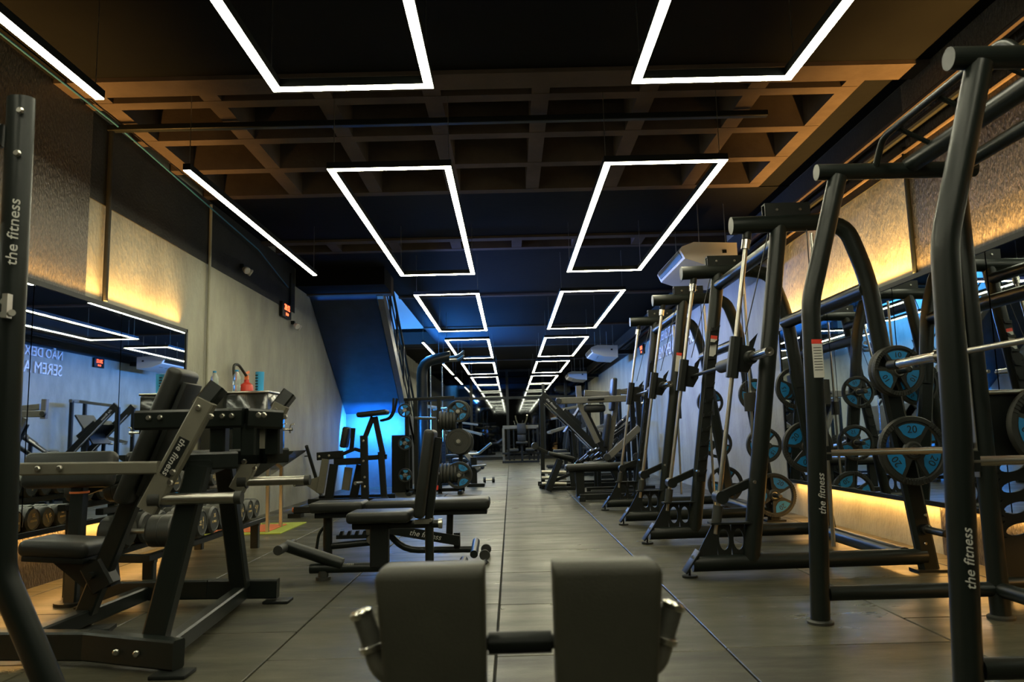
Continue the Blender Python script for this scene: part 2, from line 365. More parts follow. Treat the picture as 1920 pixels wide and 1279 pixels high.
# ---------------------------------------------------------------- weight plates
def plate_proto(num, R, mt=BLU):
    # built at origin, axis along -y (number faces -y); thickness .045
    root = thing('weight_plate', 'x', 'weight plate', (0, 0, 0))
    T = .045
    b = MB()
    # rim
    b.lathe((0, T/2, 0), (0, -1, 0), [(R*.99, -T/2+.006), (R, -T/2+.014), (R, T/2-.014), (R*.97, T/2), (R*.86, T/2), (R*.83, T/2-.01), (R*.80, T/2-.012), (R*.80, -T/2+.012), (R*.86, -T/2+.002), (R*.97, -T/2), (R*.99, -T/2+.006)], 40)
    # hub
    b.lathe((0, T/2, 0), (0, -1, 0), [(.028, -T/2), (R*.22, -T/2), (R*.27, -T/2+.01), (R*.27, T/2-.01), (R*.22, T/2), (.028, T/2), (.028, -T/2)], 24)
    for k in range(3):
        a0 = PI/2+k*2*PI/3; pts = []
        for t in [i/6 for i in range(7)]:
            a = a0-.66+1.32*t; pts.append((math.cos(a)*R*.83, math.sin(a)*R*.83))
        pts += [(math.cos(a0+.75)*R*.42, math.sin(a0+.75)*R*.42), (math.cos(a0+.9)*R*.2, math.sin(a0+.9)*R*.2), (math.cos(a0-.9)*R*.2, math.sin(a0-.9)*R*.2), (math.cos(a0-.75)*R*.42, math.sin(a0-.75)*R*.42)]
        b.prism(pts, ((0, T-.010, 0), (1, 0, 0), (0, 0, 1)), T-.02)
    b.build('plate_body', RUB, root)
    g = MB()
    for k in range(3):
        a0 = PI/2+PI/3+k*2*PI/3
        for j in range(9):
            a = a0+(j-4)*.105; c, s = math.cos(a), math.sin(a)
            g.box((c*R*.905, -.001, s*R*.905), (R*.15, .008, R*.045), Matrix.Rotation(-a, 3, 'Y'))
    g.build('grip_ribs', RUB, root, kind='stuff')
    MB().lathe((0, 0, 0), (0, -1, 0), [(.026, -.01), (.034, .0), (.034, .003), (.026, .003)], 20).build('hub_ring', STL, root)
    for k in range(3):
        a0 = PI/2-k*2*PI/3; pts = []
        for t in [i/6 for i in range(7)]:
            a = a0-.52+1.04*t; pts.append((math.cos(a)*R*.78, math.sin(a)*R*.78))
        pts += [(math.cos(a0+.50)*R*.52, math.sin(a0+.50)*R*.52), (math.cos(a0+.18)*R*.36, math.sin(a0+.18)*R*.36), (math.cos(a0-.18)*R*.36, math.sin(a0-.18)*R*.36), (math.cos(a0-.50)*R*.52, math.sin(a0-.50)*R*.52)]
        ins = MB().prism(pts, ((0, .013, 0), (1, 0, 0), (0, 0, 1)), .006).build('blue_insert', mt, root)
        c, s = math.cos(a0), math.sin(a0)
        text(num, 'number', RUB, ((c*R*.6, .006, s*R*.6), (s, 0, -c), (c, 0, s)), R*.30, ins, .001)
    index_kids(root); return root
def solid_proto(R):
    root = thing('weight_plate', 'x', 'weight plate', (0, 0, 0)); T = .05
    MB().lathe((0, T/2, 0), (0, -1, 0), [(.026, -T/2), (R*.8, -T/2), (R*.97, -T/2), (R, -T/2+.01), (R, T/2-.01), (R*.97, T/2), (R*.8, T/2), (R*.78, T/2-.006), (R*.34, T/2-.006), (R*.32, T/2), (.026, T/2), (.026, -T/2)], 48).build('plate_body', RUB, root)
    MB().lathe((0, 0, 0), (0, -1, 0), [(.025, -.01), (.036, 0), (.036, .003), (.025, .003)], 20).build('hub_ring', STL, root)
    index_kids(root); return root
P20 = plate_proto('20', .225); P15 = plate_proto('15', .185); P10 = plate_proto('10', .168); P5 = plate_proto('5', .115); PS = solid_proto(.215); PSM = solid_proto(.165)
used = set()
def plate(pr, loc, label, group=None, rot=0, spin=0):
    if pr.name not in used: used.add(pr.name); o = pr
    else: o = copy_tree(pr)
    o['label'] = label
    if group: o['group'] = group
    elif 'group' in o: del o['group']
    o.location = loc; o.rotation_euler = (0, spin, rot)
    return o
# ---------------------------------------------------------------- lifting frames (guided barbell machines)
def oval_holes_plate(b, y):
    # triangular gusset with two oval holes: built as strips around the holes
    def strip(pts): b.prism(pts, ((0, y+.006, 0), (1, 0, 0), (0, 0, 1)), .012)
    zt, zb = .335, .13
    xl = lambda z: 1.19+(z-.13)/.205*.115
    cols_ = [None, 1.345, 1.425, 1.505, 1.56]
    # ring plates around each oval
    for cx in (1.375, 1.47):
        out = []; inn = []
        n = 16
        for k in range(n):
            t = 2*PI*k/n
            inn.append((cx+.033*math.cos(t), .235+.068*math.sin(t)))
            ux, uz = math.cos(t), math.sin(t); q = 1/max(abs(ux)/.0475, abs(uz)/.100)
            out.append((cx+ux*q, .235+uz*q))
        for k in range(n):
            j = (k+1) % n; strip([inn[k], out[k], out[j], inn[j]])
    strip([(1.19, .135), (1.3275, .135), (1.3275, .335), (1.305, .335)])
    strip([(1.5175, .135), (1.60, .135), (1.60, .335), (1.5175, .335)])
    b.box((1.44, y, .34), (.31, .10, .012))
def smith(y0, lab):
    t = thing('lifting_frame', lab, 'smith machine', (1.9, y0, 0), 'guided barbell frames on the right')
    F = (y0, y0+1.53)
    for i, y in enumerate(F):
        sg = -1 if i == 0 else 1
        MB().tube([(1.16, y, .085), (2.68, y, .095)], .052, 18).build('base_tube', BLK, t)
        b = MB(); R = Matrix.Rotation(math.radians(35), 3, 'Y')
        b.box((1.155, y, .10), (.012, .12, .17), R, .004); b.cyl((1.14, y, .055), (1.14, y, .01), .008); b.cyl((1.14, y, .012), (1.14, y, 0), .05, seg=20)
        b.build('foot', BLKM, t); MB().box((2.70, y, .008), (.20, .13, .016)).build('leg_plate', BLKM, t)
        g = MB(); oval_holes_plate(g, y); g.build('gusset_plate', BLKM, t)
        MB().tube([(1.545, y, .10), (1.88, y, 2.33)], .056, 18).build('front_post', BLK, t)
        MB().tube([(1.55, y, 2.335), (2.18, y, 2.35)], .060, 20).build('top_tube', BLK, t)
        MB().tube([(2.14, y, 2.35), (2.34, y, 2.31), (2.46, y, 1.95), (2.53, y, 1.3)], .057, 18, rad=.16).build('rear_post', BLK, t)
        MB().bar((2.515, y, 1.45), (2.70, y, .0), .07, .125, ch=.3).build('rear_leg', BLK, t)
        m = MB(); m.box((1.935, y-.03, 2.43), (.31, .012, .10)); m.box((1.935, y+.03, 2.43), (.31, .012, .10)); m.box((1.935, y, 2.475), (.31, .06, .01)); m.build('pulley_housing', BLKM, t)
        d = Vector((.34, 0, 2.02)); p0 = Vector((1.32, y, .27))
        MB().cyl(p0, p0+d*1.0, .0155, seg=14).build('guide_rod', STL, t)
        s_ = MB(); s_.tube([p0+d*.975, p0+d*1.03], .030, 14); s_.build('rod_socket', BLKM, t)
        MB().lathe(p0+d*.94, d, [(.018, 0), (.030, 0), (.030, .065), (.018, .065)], 20).build('rod_collar', CHR, t)
        MB().cyl(p0+d*.03, p0+d*.09, .032, seg=16).build('rubber_stop', RUB, t)
        MB().cyl((2.10, y, 2.27), (2.09, y, .17), .013, seg=10).build('counterweight_rod', STL, t)
        MB().cyl((2.09, y, 1.10), (2.09, y, 1.26), .052, seg=18).build('counterweight', RUB, t)
        c = MB(); c.cyl((1.84, y, 2.40), (1.60, y, 1.58), .004, seg=6); c.cyl((2.06, y-.02, 2.40), (2.06, y-.02, 1.26), .004, seg=6); c.build('cable', CBL, t)
        for z, x in ((.27, 2.68), (.78, 2.61), (1.30, 2.545)):
            g = MB(); g.cyl((x, y, z), (x, y+sg*.27, z), .0235, seg=14); g.lathe((x, y+sg*.035, z), (0, sg, 0), [(.0, 0), (.034, 0), (.034, .03), (.024, .034)], 16)
            g.lathe((x, y+sg*.27, z), (0, sg, 0), [(.0235, 0), (.014, .003), (.014, -.02), (0, -.02)], 14)
            g.build('plate_peg', PEG, t)
        bolts([(x+dx, y+sg*.036, z+dz) for z, x in ((.27, 2.68), (.78, 2.61), (1.30, 2.545)) for dx, dz in ((.008, .09), (-.008, -.09))]+[(1.86, y-.037, 2.43), (2.02, y-.037, 2.43)], (0, -1, 0), t)
        # sleeve carriage on the rod
        q = MB(); a = p0+d*.505; e = p0+d*.64
        q.bar(a, e, .075, .075, ch=.25); q.build('carriage', BLKM, t)
        q = MB(); k = p0+d*.575
        q.prism([(0, -.10), (.07, -.11), (.12, -.03), (.13, .05), (.09, .07), (0, .09)], ((k.x+.02, y+.03, k.z), (1, 0, 0), (0, 0, 1)), .02); q.prism([(.08, .02), (.12, .05), (.16, .16), (.10, .10)], ((k.x+.02, y+.04, k.z), (1, 0, 0), (0, 0, 1)), .012)
        q.build('bar_hook', BLKM, t)
        # catch teeth along the post
        q = MB(); D = Vector((.335, 0, 2.23)).normalized(); P0 = Vector((1.545, y, .10))
        yy = y-sg*.062
        q.bar(P0+D*.42+V(0, -sg*.055, 0), P0+D*1.75+V(0, -sg*.055, 0), .012, .075)
        for j in range(11):
            p = P0+D*(.5+j*.125)+V(0, -sg*.066, 0)
            q.prism([(-.035, -.03), (.03, -.02), (.045, .02), (.02, .01), (.005, -.005), (-.03, .0)], (p, (1, 0, 0), (0, 0, 1)), .014)
        q.build('catch_rail', BLKM, t)
        q = MB(); q.bar((1.36, y+.04, .50), (1.60, y+.04, .60), .02, .06, ch=.3); q.cyl((1.37, y-.045, .505), (1.37, y+.07, .505), .042, seg=18); q.build('safety_arm', BLKM, t)
        bolts([(1.59, y-sg*.01-.0, .60)], (0, -1, 0), t, .016, .06)
    ya, yb = F
    MB().tube([(1.87, ya, 2.215), (1.87, yb, 2.215)], .049, 16).build('front_crossbar', BLK, t)
    MB().tube([(2.45, ya, 1.87), (2.45, yb, 1.87)], .055, 16).build('rear_crossbar', BLK, t)
    MB().tube([(2.55, ya, .10), (2.55, yb, .10)], .054, 16).build('floor_crossbar', BLK, t)
    bx, bz = 1.60, 1.415
    MB().tube([(bx, ya-.05, bz), (bx, yb+.05, bz)], .0145, 12).build('guided_bar', STL if y0 > 6 else BLKM, t)
    q = MB(); q.tube([(bx, ya+.22, bz), (bx, ya+.62, bz)], .046, 16); q.build('bar_pad', RUB, t, 'black foam pad around the bar')
    for y, s in ((ya-.05, -1), (yb+.05, 1)):
        MB().lathe((bx, y, bz), (0, s, 0), [(0, .37), (.014, .37), (.014, .40), (.029, .40), (.029, 0), (0, 0)], 20).build('bar_sleeve', CHR, t)
        MB().lathe((bx, y+s*.05, bz), (0, s, 0), [(.02, -.03), (.045, -.03), (.045, 0), (.036, .03), (.026, .03)], 20).build('sleeve_collar', BLKM, t)
    p = V(1.545, yb, .10)+V(.335, 0, 2.23)*.69
    for (y, f) in ((yb if y0 < 6 else ya, .71),):
        p = V(1.545, y-.0585, .10)+V(.335, 0, 2.23)*f
        n = V(.15, 0, 1).normalized(); s = V(1, 0, -.15).normalized()
        lb = MB().prism([(-.028, -.12), (.028, -.12), (.028, .05), (-.028, .05)], (p, s, n), .003).build('warning_sticker', WHT, t)
        MB().prism([(-.028, .05), (.028, .05), (.028, .08), (-.028, .08)], (p, s, n), .0035).build('sticker_header', RED, lb)
    return t
s1 = smith(5.05, 'nearer guided barbell frame with slanted black posts and chrome rods, right side')
s2 = smith(7.95, 'farther guided barbell frame with slanted black posts, behind the nearer one')
pl = [
 (P20, (2.61, 4.93, .78), 'black and blue 20 kg plate on the middle peg of the nearest frame leg', .0),
 (P10, (2.545, 4.90, 1.30), 'black and blue 10 kg plate outermost on the top peg of the nearest frame leg', 0),
 (P10, (2.545, 4.95, 1.30), 'black 10 kg plate tucked behind another on the top peg of the nearest frame leg', .2),
 (P15, (2.545, 6.68, 1.30), 'black and blue plate on the top peg of the second leg of the nearer frame', .4),
 (P20, (2.61, 6.68, .78), 'large black and blue plate on the middle peg, far leg of nearer frame', 1.2),
 (P20, (2.68, 7.83, .27), 'black and blue 20 kg plate on the lowest peg of the farther frame, near leg', .5),
 (P15, (2.61, 7.83, .78), 'black and blue 15 kg plate on the middle peg of the farther frame, near leg', .2),
 (P10, (2.545, 7.83, 1.30), 'black and blue plate on the top peg of the farther frame, near leg', .3),
 (P10, (2.545, 9.6, 1.30), 'black and blue plate on the top peg of the farther frame, far leg', .8),
 (P15, (2.61, 9.6, .78), 'black and blue plate on the middle peg of the farther frame, far leg', .3),
 (P20, (2.68, 9.6, .27), 'large black and blue plate on the lowest peg of the farther frame, far leg', .1)]
plate(P20, (2.90, 4.06, .92), 'large black and blue plate added for a mirror reflection by the steel side guard at the right edge', None, 0, .3)  # solid plate standing in for one reflected in the mirror
for pr, loc, lab, sp in pl:
    plate(pr, loc, lab, 'weight plates on the guided barbell frames', 0, sp)
# ---------------------------------------------------------------- rack at the right front
def logo(fr, size, parent):
    o_, U, W = (Vector(q) for q in fr); U.normalize(); W.normalize()
    text('the fitness', 'logo', WHT, fr, size, parent, .0008, ital=.25)
t = thing('power_rack', 'tall black power rack with bent posts at the right front edge', 'rack', (1.9, 3.2, 0))
for i, y in enumerate((2.6, 3.8)):
    fp = MB().tube([(1.48, y, 0), (1.53, y, .95), (1.548, y, 1.58), (1.74, y, 2.24)], .046, 20, rad=.07).build('front_post', BLK, t)
    MB().lathe((1.48, y, 0), (0, 0, 1), [(0, 0), (.062, 0), (.062, .012), (.05, .02), (.047, .02)], 24).build('post_foot', RUB, t)
    MB().tube([(2.36, y, 0), (2.36, y, 2.27)], .046, 20).build('rear_post', BLK, t)
    MB().lathe((2.36, y, 0), (0, 0, 1), [(0, 0), (.062, 0), (.062, .012), (.05, .02), (.047, .02)], 24).build('post_foot', RUB, t)
    MB().tube([(1.63, y, 2.265), (2.46, y, 2.265)], .042, 20).build('top_tube', BLK, t)
    MB().tube([(1.53, y, .14), (2.36, y, .14)], .036, 16).build('stretcher', BLK, t)
    MB().tube([(1.545, y, .815), (2.36, y, .815)], .016, 14).build('safety_bar', STL, t)
    for x in (1.565, 2.31): MB().box((x, y, .815), (.05, .03, .07)).build('safety_bracket', BLKM, t)
    MB().bar((2.305, y-.01, .68), (2.305, y-.01, 1.75), .05, .006).build('hook_rail', STL, t)
    # hooks
    q = MB(); q.prism([(0, 0), (-.09, 0), (-.10, .05), (-.085, .05), (-.078, .02), (0, .02)], ((2.33, y+.02, 1.25), (1, 0, 0), (0, 0, 1)), .04); q.build('bar_hook', BLKM, t)
    logo(((1.515 if i else 1.50, y-.048, .62 if i else .50), (.03, 0, 1), (-1, 0, .03)), .048, fp)
    bolts([(2.40, y-.03, 1.2), (2.40, y-.03, .75)], (0, -1, 0), t)
MB().tube([(2.12, 2.6, 2.29), (2.12, 3.8, 2.29)], .045, 16).build('top_rail', BLK, t)
MB().tube([(1.93, 2.62, 2.27), (1.93, 2.72, 2.40), (1.93, 3.68, 2.40), (1.93, 3.78, 2.27)], .017, 12).build('pull_up_bar', BLK, t)
for y in (2.85, 3.2, 3.55): MB().tube([(1.93, y, 2.40), (2.12, y, 2.30)], .012, 10).build('rung', BLK, t)
MB().tube([(2.36, 2.6, .14), (2.36, 3.8, .14)], .036, 16).build('rear_stretcher', BLK, t)
MB().tube([(2.36, 2.6, 2.265), (2.36, 3.8, 2.265)], .036, 16).build('rear_top_tube', BLK, t)
y = 3.8; p = V(1.545, y-.0475, 1.36)
sk = MB().prism([(-.026, -.17), (.026, -.17), (.026, .0), (-.026, .0)], (p, (1, 0, 0), (0, 0, 1)), .003).build('warning_sticker', WHT, t)
MB().prism([(-.026, .0), (.026, .0), (.026, .022), (-.026, .022)], (p, (1, 0, 0), (0, 0, 1)), .0035).build('sticker_header', RED, sk)
for i in range(9): MB().box((p.x, p.y-.0035, p.z-.02-i*.014), (.04, .0008, .003)).build('printed_line', BLKM, sk, smooth=False)
# barbell on the hooks
t = thing('barbell', 'chrome barbell resting in the power rack hooks at the right edge', 'barbell', (2.27, 3.3, 1.30))
MB().cyl((2.27, 2.62, 1.30), (2.27, 3.95, 1.30), .015, seg=14).build('shaft', STL, t)
for y, s in ((3.95, 1), (2.62, -1)):
    MB().lathe((2.27, y, 1.30), (0, s, 0), [(0, 0), (.036, 0), (.036, .03), (.026, .035), (.026, .42), (0, .42)], 20).build('sleeve', CHR, t)
MB().lathe((2.27, 4.37, 1.30), (0, 1, 0), [(.027, 0), (.03, 0), (.03, .10), (0, .12)], 16).build('sleeve_end', BLKM, t)
# perforated plate guard on the far right
t = thing('weight_guard', 'black steel side guard with a column of slanted oval holes at the right edge', 'machine', (2.85, 4.15, 0))
q = MB(); y0 = 4.15
H = [.375, .487, .60, .71]
zs = [.12]+[h+d for h in H for d in (-.045, .045)]+[1.10]
for i in range(0, len(zs), 2): q.box((2.84, y0, (zs[i]+zs[i+1])/2), (.42, .012, zs[i+1]-zs[i]))
for h in H:
    n = 16; inn = []
    for k in range(n):
        a, b = .075*math.cos(2*PI*k/n), .030*math.sin(2*PI*k/n); inn.append((a*.96-b*.2, b*.96+a*.2))
    for c, lo, hi in ((2.72, 2.63, 2.82), (2.93, 2.82, 3.05)):
        out = []
        for k in range(n):
            ux, uz = inn[k]; m_ = math.hypot(ux, uz); ux /= m_; uz /= m_
            sx = ((hi-c) if ux > 0 else (c-lo))/max(abs(ux), 1e-6); out.append((ux*min(sx, .045/max(abs(uz), 1e-6)), uz*min(sx, .045/max(abs(uz), 1e-6))))
        for k in range(n):
            j = (k+1) % n; q.prism([(c+inn[k][0], h+inn[k][1]), (c+out[k][0], h+out[k][1]), (c+out[j][0], h+out[j][1]), (c+inn[j][0], h+inn[j][1])], ((0, y0+.006, 0), (1, 0, 0), (0, 0, 1)), .012)
q.build('guard_panel', BLKM, t)
MB().tube([(2.60, y0-.02, .10), (3.05, y0-.02, .10)], .03, 14).build('base_tube', BLK, t)
MB().tube([(2.60, y0-.02, 1.11), (3.05, y0-.02, 1.11)], .014, 12).build('top_rail', STL, t)
for x in (2.64, 3.03): MB().tube([(x, y0+.03, 0), (x, y0+.03, 1.1)], .025, 12).build('post', BLK, t)
# ---------------------------------------------------------------- rack at the left edge
t = thing('power_rack', 'black rack post with bolts and white lettering at the left edge', 'rack', (-2.2, 2.8, 0))
fp = MB().tube([(-1.872, 2.8, 2.29), (-1.86, 2.8, 1.02), (-1.845, 2.8, .50), (-1.60, 2.8, 0)], .052, 20, rad=.05, flat=.75).build('front_post', BLK, t)
bolts([(-1.86+dx, 2.755, z) for dx, z in ((.018, 2.22), (.016, 2.05), (.0, 1.48), (0, 1.43))], (0, -1, 0), t, .014, .012)
MB().tube([(-1.93, 2.8, 2.14), (-3.0, 2.8, 2.14)], .045, 18).build('top_tube', BLK, t)
MB().tube([(-3.0, 2.8, 2.2), (-3.0, 2.8, 0)], .05, 18).build('rear_post', BLK, t)
MB().tube([(-3.0, 1.5, 2.14), (-3.0, 2.8, 2.14)], .045, 18).build('side_tube', BLK, t)
MB().tube([(-1.64, 2.8, .06), (-3.0, 2.8, .06)], .045, 18).build('stretcher', BLK, t)
MB().tube([(-1.87, 1.5, 2.2), (-1.60, 1.5, 0)], .05, 18).build('front_post', BLK, t)
MB().tube([(-3.0, 1.5, 2.2), (-3.0, 1.5, 0)], .05, 18).build('rear_post', BLK, t)
MB().tube([(-1.87, 1.5, 2.14), (-3.0, 1.5, 2.14)], .045, 18).build('top_tube', BLK, t)
q = MB(); q.box((-1.84, 2.74, 1.46), (.02, .03, .09)); q.tube([(-1.82, 2.73, 1.43), (-1.80, 2.71, 1.43)], .012); q.build('bar_hook', STL, t)
logo(((-1.838, 2.748, 1.74), (0.0, 0, 1), (-1, 0, 0)), .062, fp)
# ---------------------------------------------------------------- plate-loaded machine, left foreground
t = thing('plate_loaded_machine', 'plate-loaded seated machine with grey lever arms and black frame, left foreground', 'gym machine', (-1.8, 3.9, 0))
def seg(name, pts, wd, h, m=BLK, side=(0, 1, 0), par=None):
    q = MB()
    for a, b in zip(pts, pts[1:]): q.bar(a, b, wd, h, side)
    return q.build(name, m, par or t)
seg('front_base_beam', [(-2.45, 3.48, .085), (-1.86, 3.42, .085), (-1.40, 3.27, .075)], .07, .12)
seg('rear_base_beam', [(-2.55, 4.62, .09), (-1.80, 4.60, .09), (-1.40, 4.62, .08)], .07, .11)
seg('side_rail', [(-2.22, 3.45, .075), (-2.18, 4.60, .075)], .07, .08, side=(1, 0, 0))
seg('side_rail', [(-1.50, 3.36, .07), (-1.60, 4.60, .07)], .07, .08, side=(1, 0, 0))
for x, y in ((-1.41, 3.24), (-1.40, 4.62), (-2.45, 3.5), (-2.5, 4.62)):
    q = MB(); q.box((x, y, .008), (.15, .12, .016), None, .004); q.build('foot_plate', BLKM, t)
seg('front_post', [(-1.56, 3.40, .10), (-1.42, 3.48, .84)], .10, .075, side=(1, 0, 0))
seg('rear_post', [(-1.60, 4.55, .10), (-1.66, 4.42, .84)], .10, .075, side=(1, 0, 0))
seg('lower_beam', [(-1.56, 3.50, .86), (-1.30, 3.62, .86)], .10, .08)
seg('lower_beam', [(-1.72, 3.90, .87), (-1.28, 3.90, .87), (-1.20, 4.0, .87)], .12, .075)
seg('lower_beam', [(-1.42, 3.48, .83), (-1.66, 4.42, .84)], .10, .07, side=(1, 0, 0))
seg('upper_beam', [(-1.82, 3.72, 1.06), (-1.50, 3.72, 1.06), (-1.30, 3.72, 1.06), (-1.16, 3.82, 1.05)], .10, .095)
seg('upper_beam', [(-1.66, 4.30, 1.06), (-1.34, 4.30, 1.06)], .08, .09)
for x, y in ((-1.43, 3.74), (-1.28, 3.74), (-1.52, 4.28), (-1.20, 3.86)): seg('spacer_post', [(x, y, .88), (x, y, 1.03)], .07, .075)
for z in (1.06,): bolts([(x, 3.665, z+.01) for x in (-1.745, -1.69, -1.39, -1.345, -1.215, -1.19)]+[(x, 3.835, .845) for x in (-1.44, -1.39, -1.34)], (0, -1, 0), t, .014, .012)
bolts([(-2.03, 3.39, .09), (-1.68, 3.31, .08), (-1.58, 3.28, .08)], (.2, -1, 0), t, .014, .01)
def lever(par, dx, dy, dz, lab):
    a = seg('lever_arm', [(-1.36+dx, 3.40+dy, 1.13+dz), (-1.61+dx, 3.40+dy, .655+dz)], .055, .085, GRY, par=par)
    seg('lever_head', [(-1.405+dx, 3.44+dy, 1.10+dz), (-1.335+dx, 3.47+dy, 1.20+dz)], .09, .075, BLK, par=par)
    bolts([(-1.385+dx, 3.368+dy, 1.10+dz), (-1.33+dx, 3.368+dy, 1.06+dz), (-1.49+dx, 3.368+dy, .82+dz), (-1.50+dx, 3.368+dy, .775+dz)], (0, -1, 0), par, .014, .012)
    h = MB().cyl((-1.60+dx, 3.40+dy, .70+dz), (-1.22+dx, 3.40+dy, .70+dz), .025, seg=20).build('plate_horn', STL, par)
    MB().cyl((-1.60+dx, 3.40+dy, .70+dz), (-1.55+dx, 3.40+dy, .70+dz), .038, seg=20).build('horn_collar', RUB, h); MB().cyl((-1.225+dx, 3.40+dy, .70+dz), (-1.195+dx, 3.40+dy, .70+dz), .029, seg=20).build('end_cap', RUB, h)
    return a
la = lever(t, 0, 0, 0, '')
u = V(-.25, 0, -.475).normalized(); wv = V(.475, 0, -.25).normalized()
c = V(-1.485, 3.371, .885)
pn = MB().prism([(-.09, -.025), (.09, -.025), (.09, .025), (-.09, .025)], (c, -u, V(0, 0, 1).cross(V(0, 1, 0)) if 0 else -wv), .003).build('logo_panel', BLKM, la)
text('the fitness', 'logo', WHT, (c+V(0, -.005, 0), u, wv), .042, la, .0008, ital=.2)
lever(t, .05, .95, .02, '')
hb = seg('handle_arm', [(-1.56, 3.39, .84), (-2.45, 3.45, .85)], .05, .055, GRY)
bolts([(-2.10, 3.395, .848), (-2.0, 3.388, .848)], (0, -1, 0), t, .014, .012)
MB().tube([(-2.43, 3.45, .85), (-2.55, 3.50, .85), (-2.55, 3.75, .85)], .018, 12).build('handle', RUB, t)
seg('spine', [(-2.20, 4.02, .10), (-1.79, 4.02, 1.18)], .07, .09)
rotp = Matrix.Rotation(math.radians(21.5), 3, 'Y')
MB().pad((-1.865, 4.02, .99), (.085, .26, .74), rotp, .03).build('back_pad', LEA, t)
MB().box((-1.80, 4.02, .97), (.03, .20, .62), rotp, .008).build('pad_board', BLKM, t)
MB().pad((-2.36, 4.10, .42), (.36, .30, .085), Matrix.Rotation(math.radians(4), 3, 'Y'), .035).build('seat', LEA, t)
MB().box((-2.36, 4.10, .368), (.32, .26, .03), Matrix.Rotation(math.radians(4), 3, 'Y'), .005).build('seat_board', BLKM, t)
MB().prism([(-2.40, .36), (-2.10, .36), (-2.08, .22), (-2.20, .20)], ((0, 4.12, 0), (1, 0, 0), (0, 0, 1)), .10).build('seat_bracket', BLKM, t)
q = MB(); q.bar((-2.17, 4.02, .34), (-2.10, 4.02, .22), .10, .12); q.cyl((-2.15, 3.93, .29), (-2.15, 4.1, .29), .018); q.build('seat_slider', BLKM, t)
MB().bar((-2.32, 3.95, .02), (-2.05, 4.0, .02), .12, .02).build('foot_plate', BLKM, t)
# ---------------------------------------------------------------- preacher bench behind it
t = thing('preacher_bench', 'black padded arm bench on a single post behind the grey lever arm', 'bench', (-2.7, 4.75, 0))
rp = Matrix.Rotation(math.radians(-12), 3, 'X')
MB().pad((-2.72, 4.72, .80), (.56, .10, .22), rp, .04).build('arm_pad', LEA, t)
MB().pad((-2.30, 5.02, .86), (.34, .30, .08), None, .03).build('seat', LEA, t)
seg('post', [(-2.66, 4.70, 0), (-2.68, 4.76, .72)], .08, .08)
MB().lathe((-2.678, 4.756, .655), (0, 0, 1), [(.05, 0), (.056, 0), (.056, .012), (.05, .012)], 16).build('orange_ring', ORG, t)
seg('arm', [(-2.68, 4.83, .66), (-2.30, 5.0, .82)], .05, .05)
MB().cyl((-2.66, 4.70, 0), (-2.66, 4.70, .02), .10, seg=20).build('base', BLKM, t)
# ---------------------------------------------------------------- dumbbell rack and dumbbells
t = thing('dumbbell_rack', 'black two-tier dumbbell rack along the left wall', 'rack', (-2.5, 5.9, 0))
for z, x in ((.265, -2.42), (.56, -2.72)):
    q = MB(); q.bar((x-.12, 4.85, z), (x-.12, 7.1, z), .05, .04, side=(1, 0, 0)); q.bar((x+.12, 4.85, z-.03), (x+.12, 7.1, z-.03), .05, .04, side=(1, 0, 0)); q.build('shelf_rail', BLKM, t)
for y in (4.95, 6.95):
    seg('leg', [(-2.82, y, 0), (-2.82, y, .56)], .06, .07); seg('leg', [(-2.32, y, 0), (-2.32, y, .25)], .06, .07)
    seg('brace', [(-2.84, y, .24), (-2.28, y, .22)], .05, .05)
def dumbbell(r, hl, gap, num):
    d = thing('dumbbell', 'x', 'dumbbell', (0, 0, 0))
    MB().cyl((-gap/2-.01, 0, 0), (gap/2+.01, 0, 0), .017, seg=12).build('handle', STL, d)
    for s in (-1, 1):
        h = MB().lathe((s*gap/2, 0, 0), (s, 0, 0), [(0, 0), (r*.86, 0), (r, .015), (r, hl*.5-.003), (r*.975, hl*.5), (r, hl*.5+.003), (r, hl-.016), (r*.88, hl), (r*.8, hl), (r*.78, hl-.004), (0, hl-.004)], 12).build('head', DBR, d)
        x = s*(gap/2+hl-.002)
        text(num, 'number', GLD, ((x, s*.0, r*.3), (0, s, 0), (0, 0, 1)), r*.42, h, .0012)
        text('FITNESS', 'lettering', GLD, ((x, 0, -r*.15), (0, s, 0), (0, 0, 1)), r*.24, h, .0012)
    index_kids(d); return d
sizes = [(.104, .17, .13, '40'), (.10, .155, .13, '36'), (.096, .14, .13, '32'), (.09, .13, .13, '28'), (.085, .12, .13, '24'), (.08, .11, .13, '20')]
protos = {}
def put_db(i, loc, spin, lab, grp):
    if i not in protos: protos[i] = dumbbell(*sizes[i]); o = protos[i]
    else: o = copy_tree(protos[i])
    o['label'] = lab; o['group'] = grp
    o.location = loc; o.rotation_euler = (spin, 0, 0)
ordn = ['nearest', 'second', 'third', 'fourth', 'fifth', 'sixth', 'seventh', 'eighth', 'ninth', 'tenth']
y = 5.02
for k in range(9):
    i = min(5, k//2); r = sizes[i][0]
    put_db(i, (-2.42, y, .285+r*.97), random.choice([0, PI/6*2, -PI/3, PI/2]), f'black round-headed dumbbell, {ordn[k]} from the camera on the lower tier', 'dumbbells on the rack')
    y += r*1.0+sizes[min(5, (k+1)//2)][0]*1.0+.022
y = 5.05
for k in range(10):
    i = 4 if k < 4 else 5; r = sizes[i][0]
    put_db(i, (-2.72, y, .58+r*.97), random.choice([0, PI/3, -PI/3, PI/2, PI]), f'smaller black dumbbell, {ordn[k]} from the camera on the upper tier', 'dumbbells on the rack')
    y += 2*r+.025
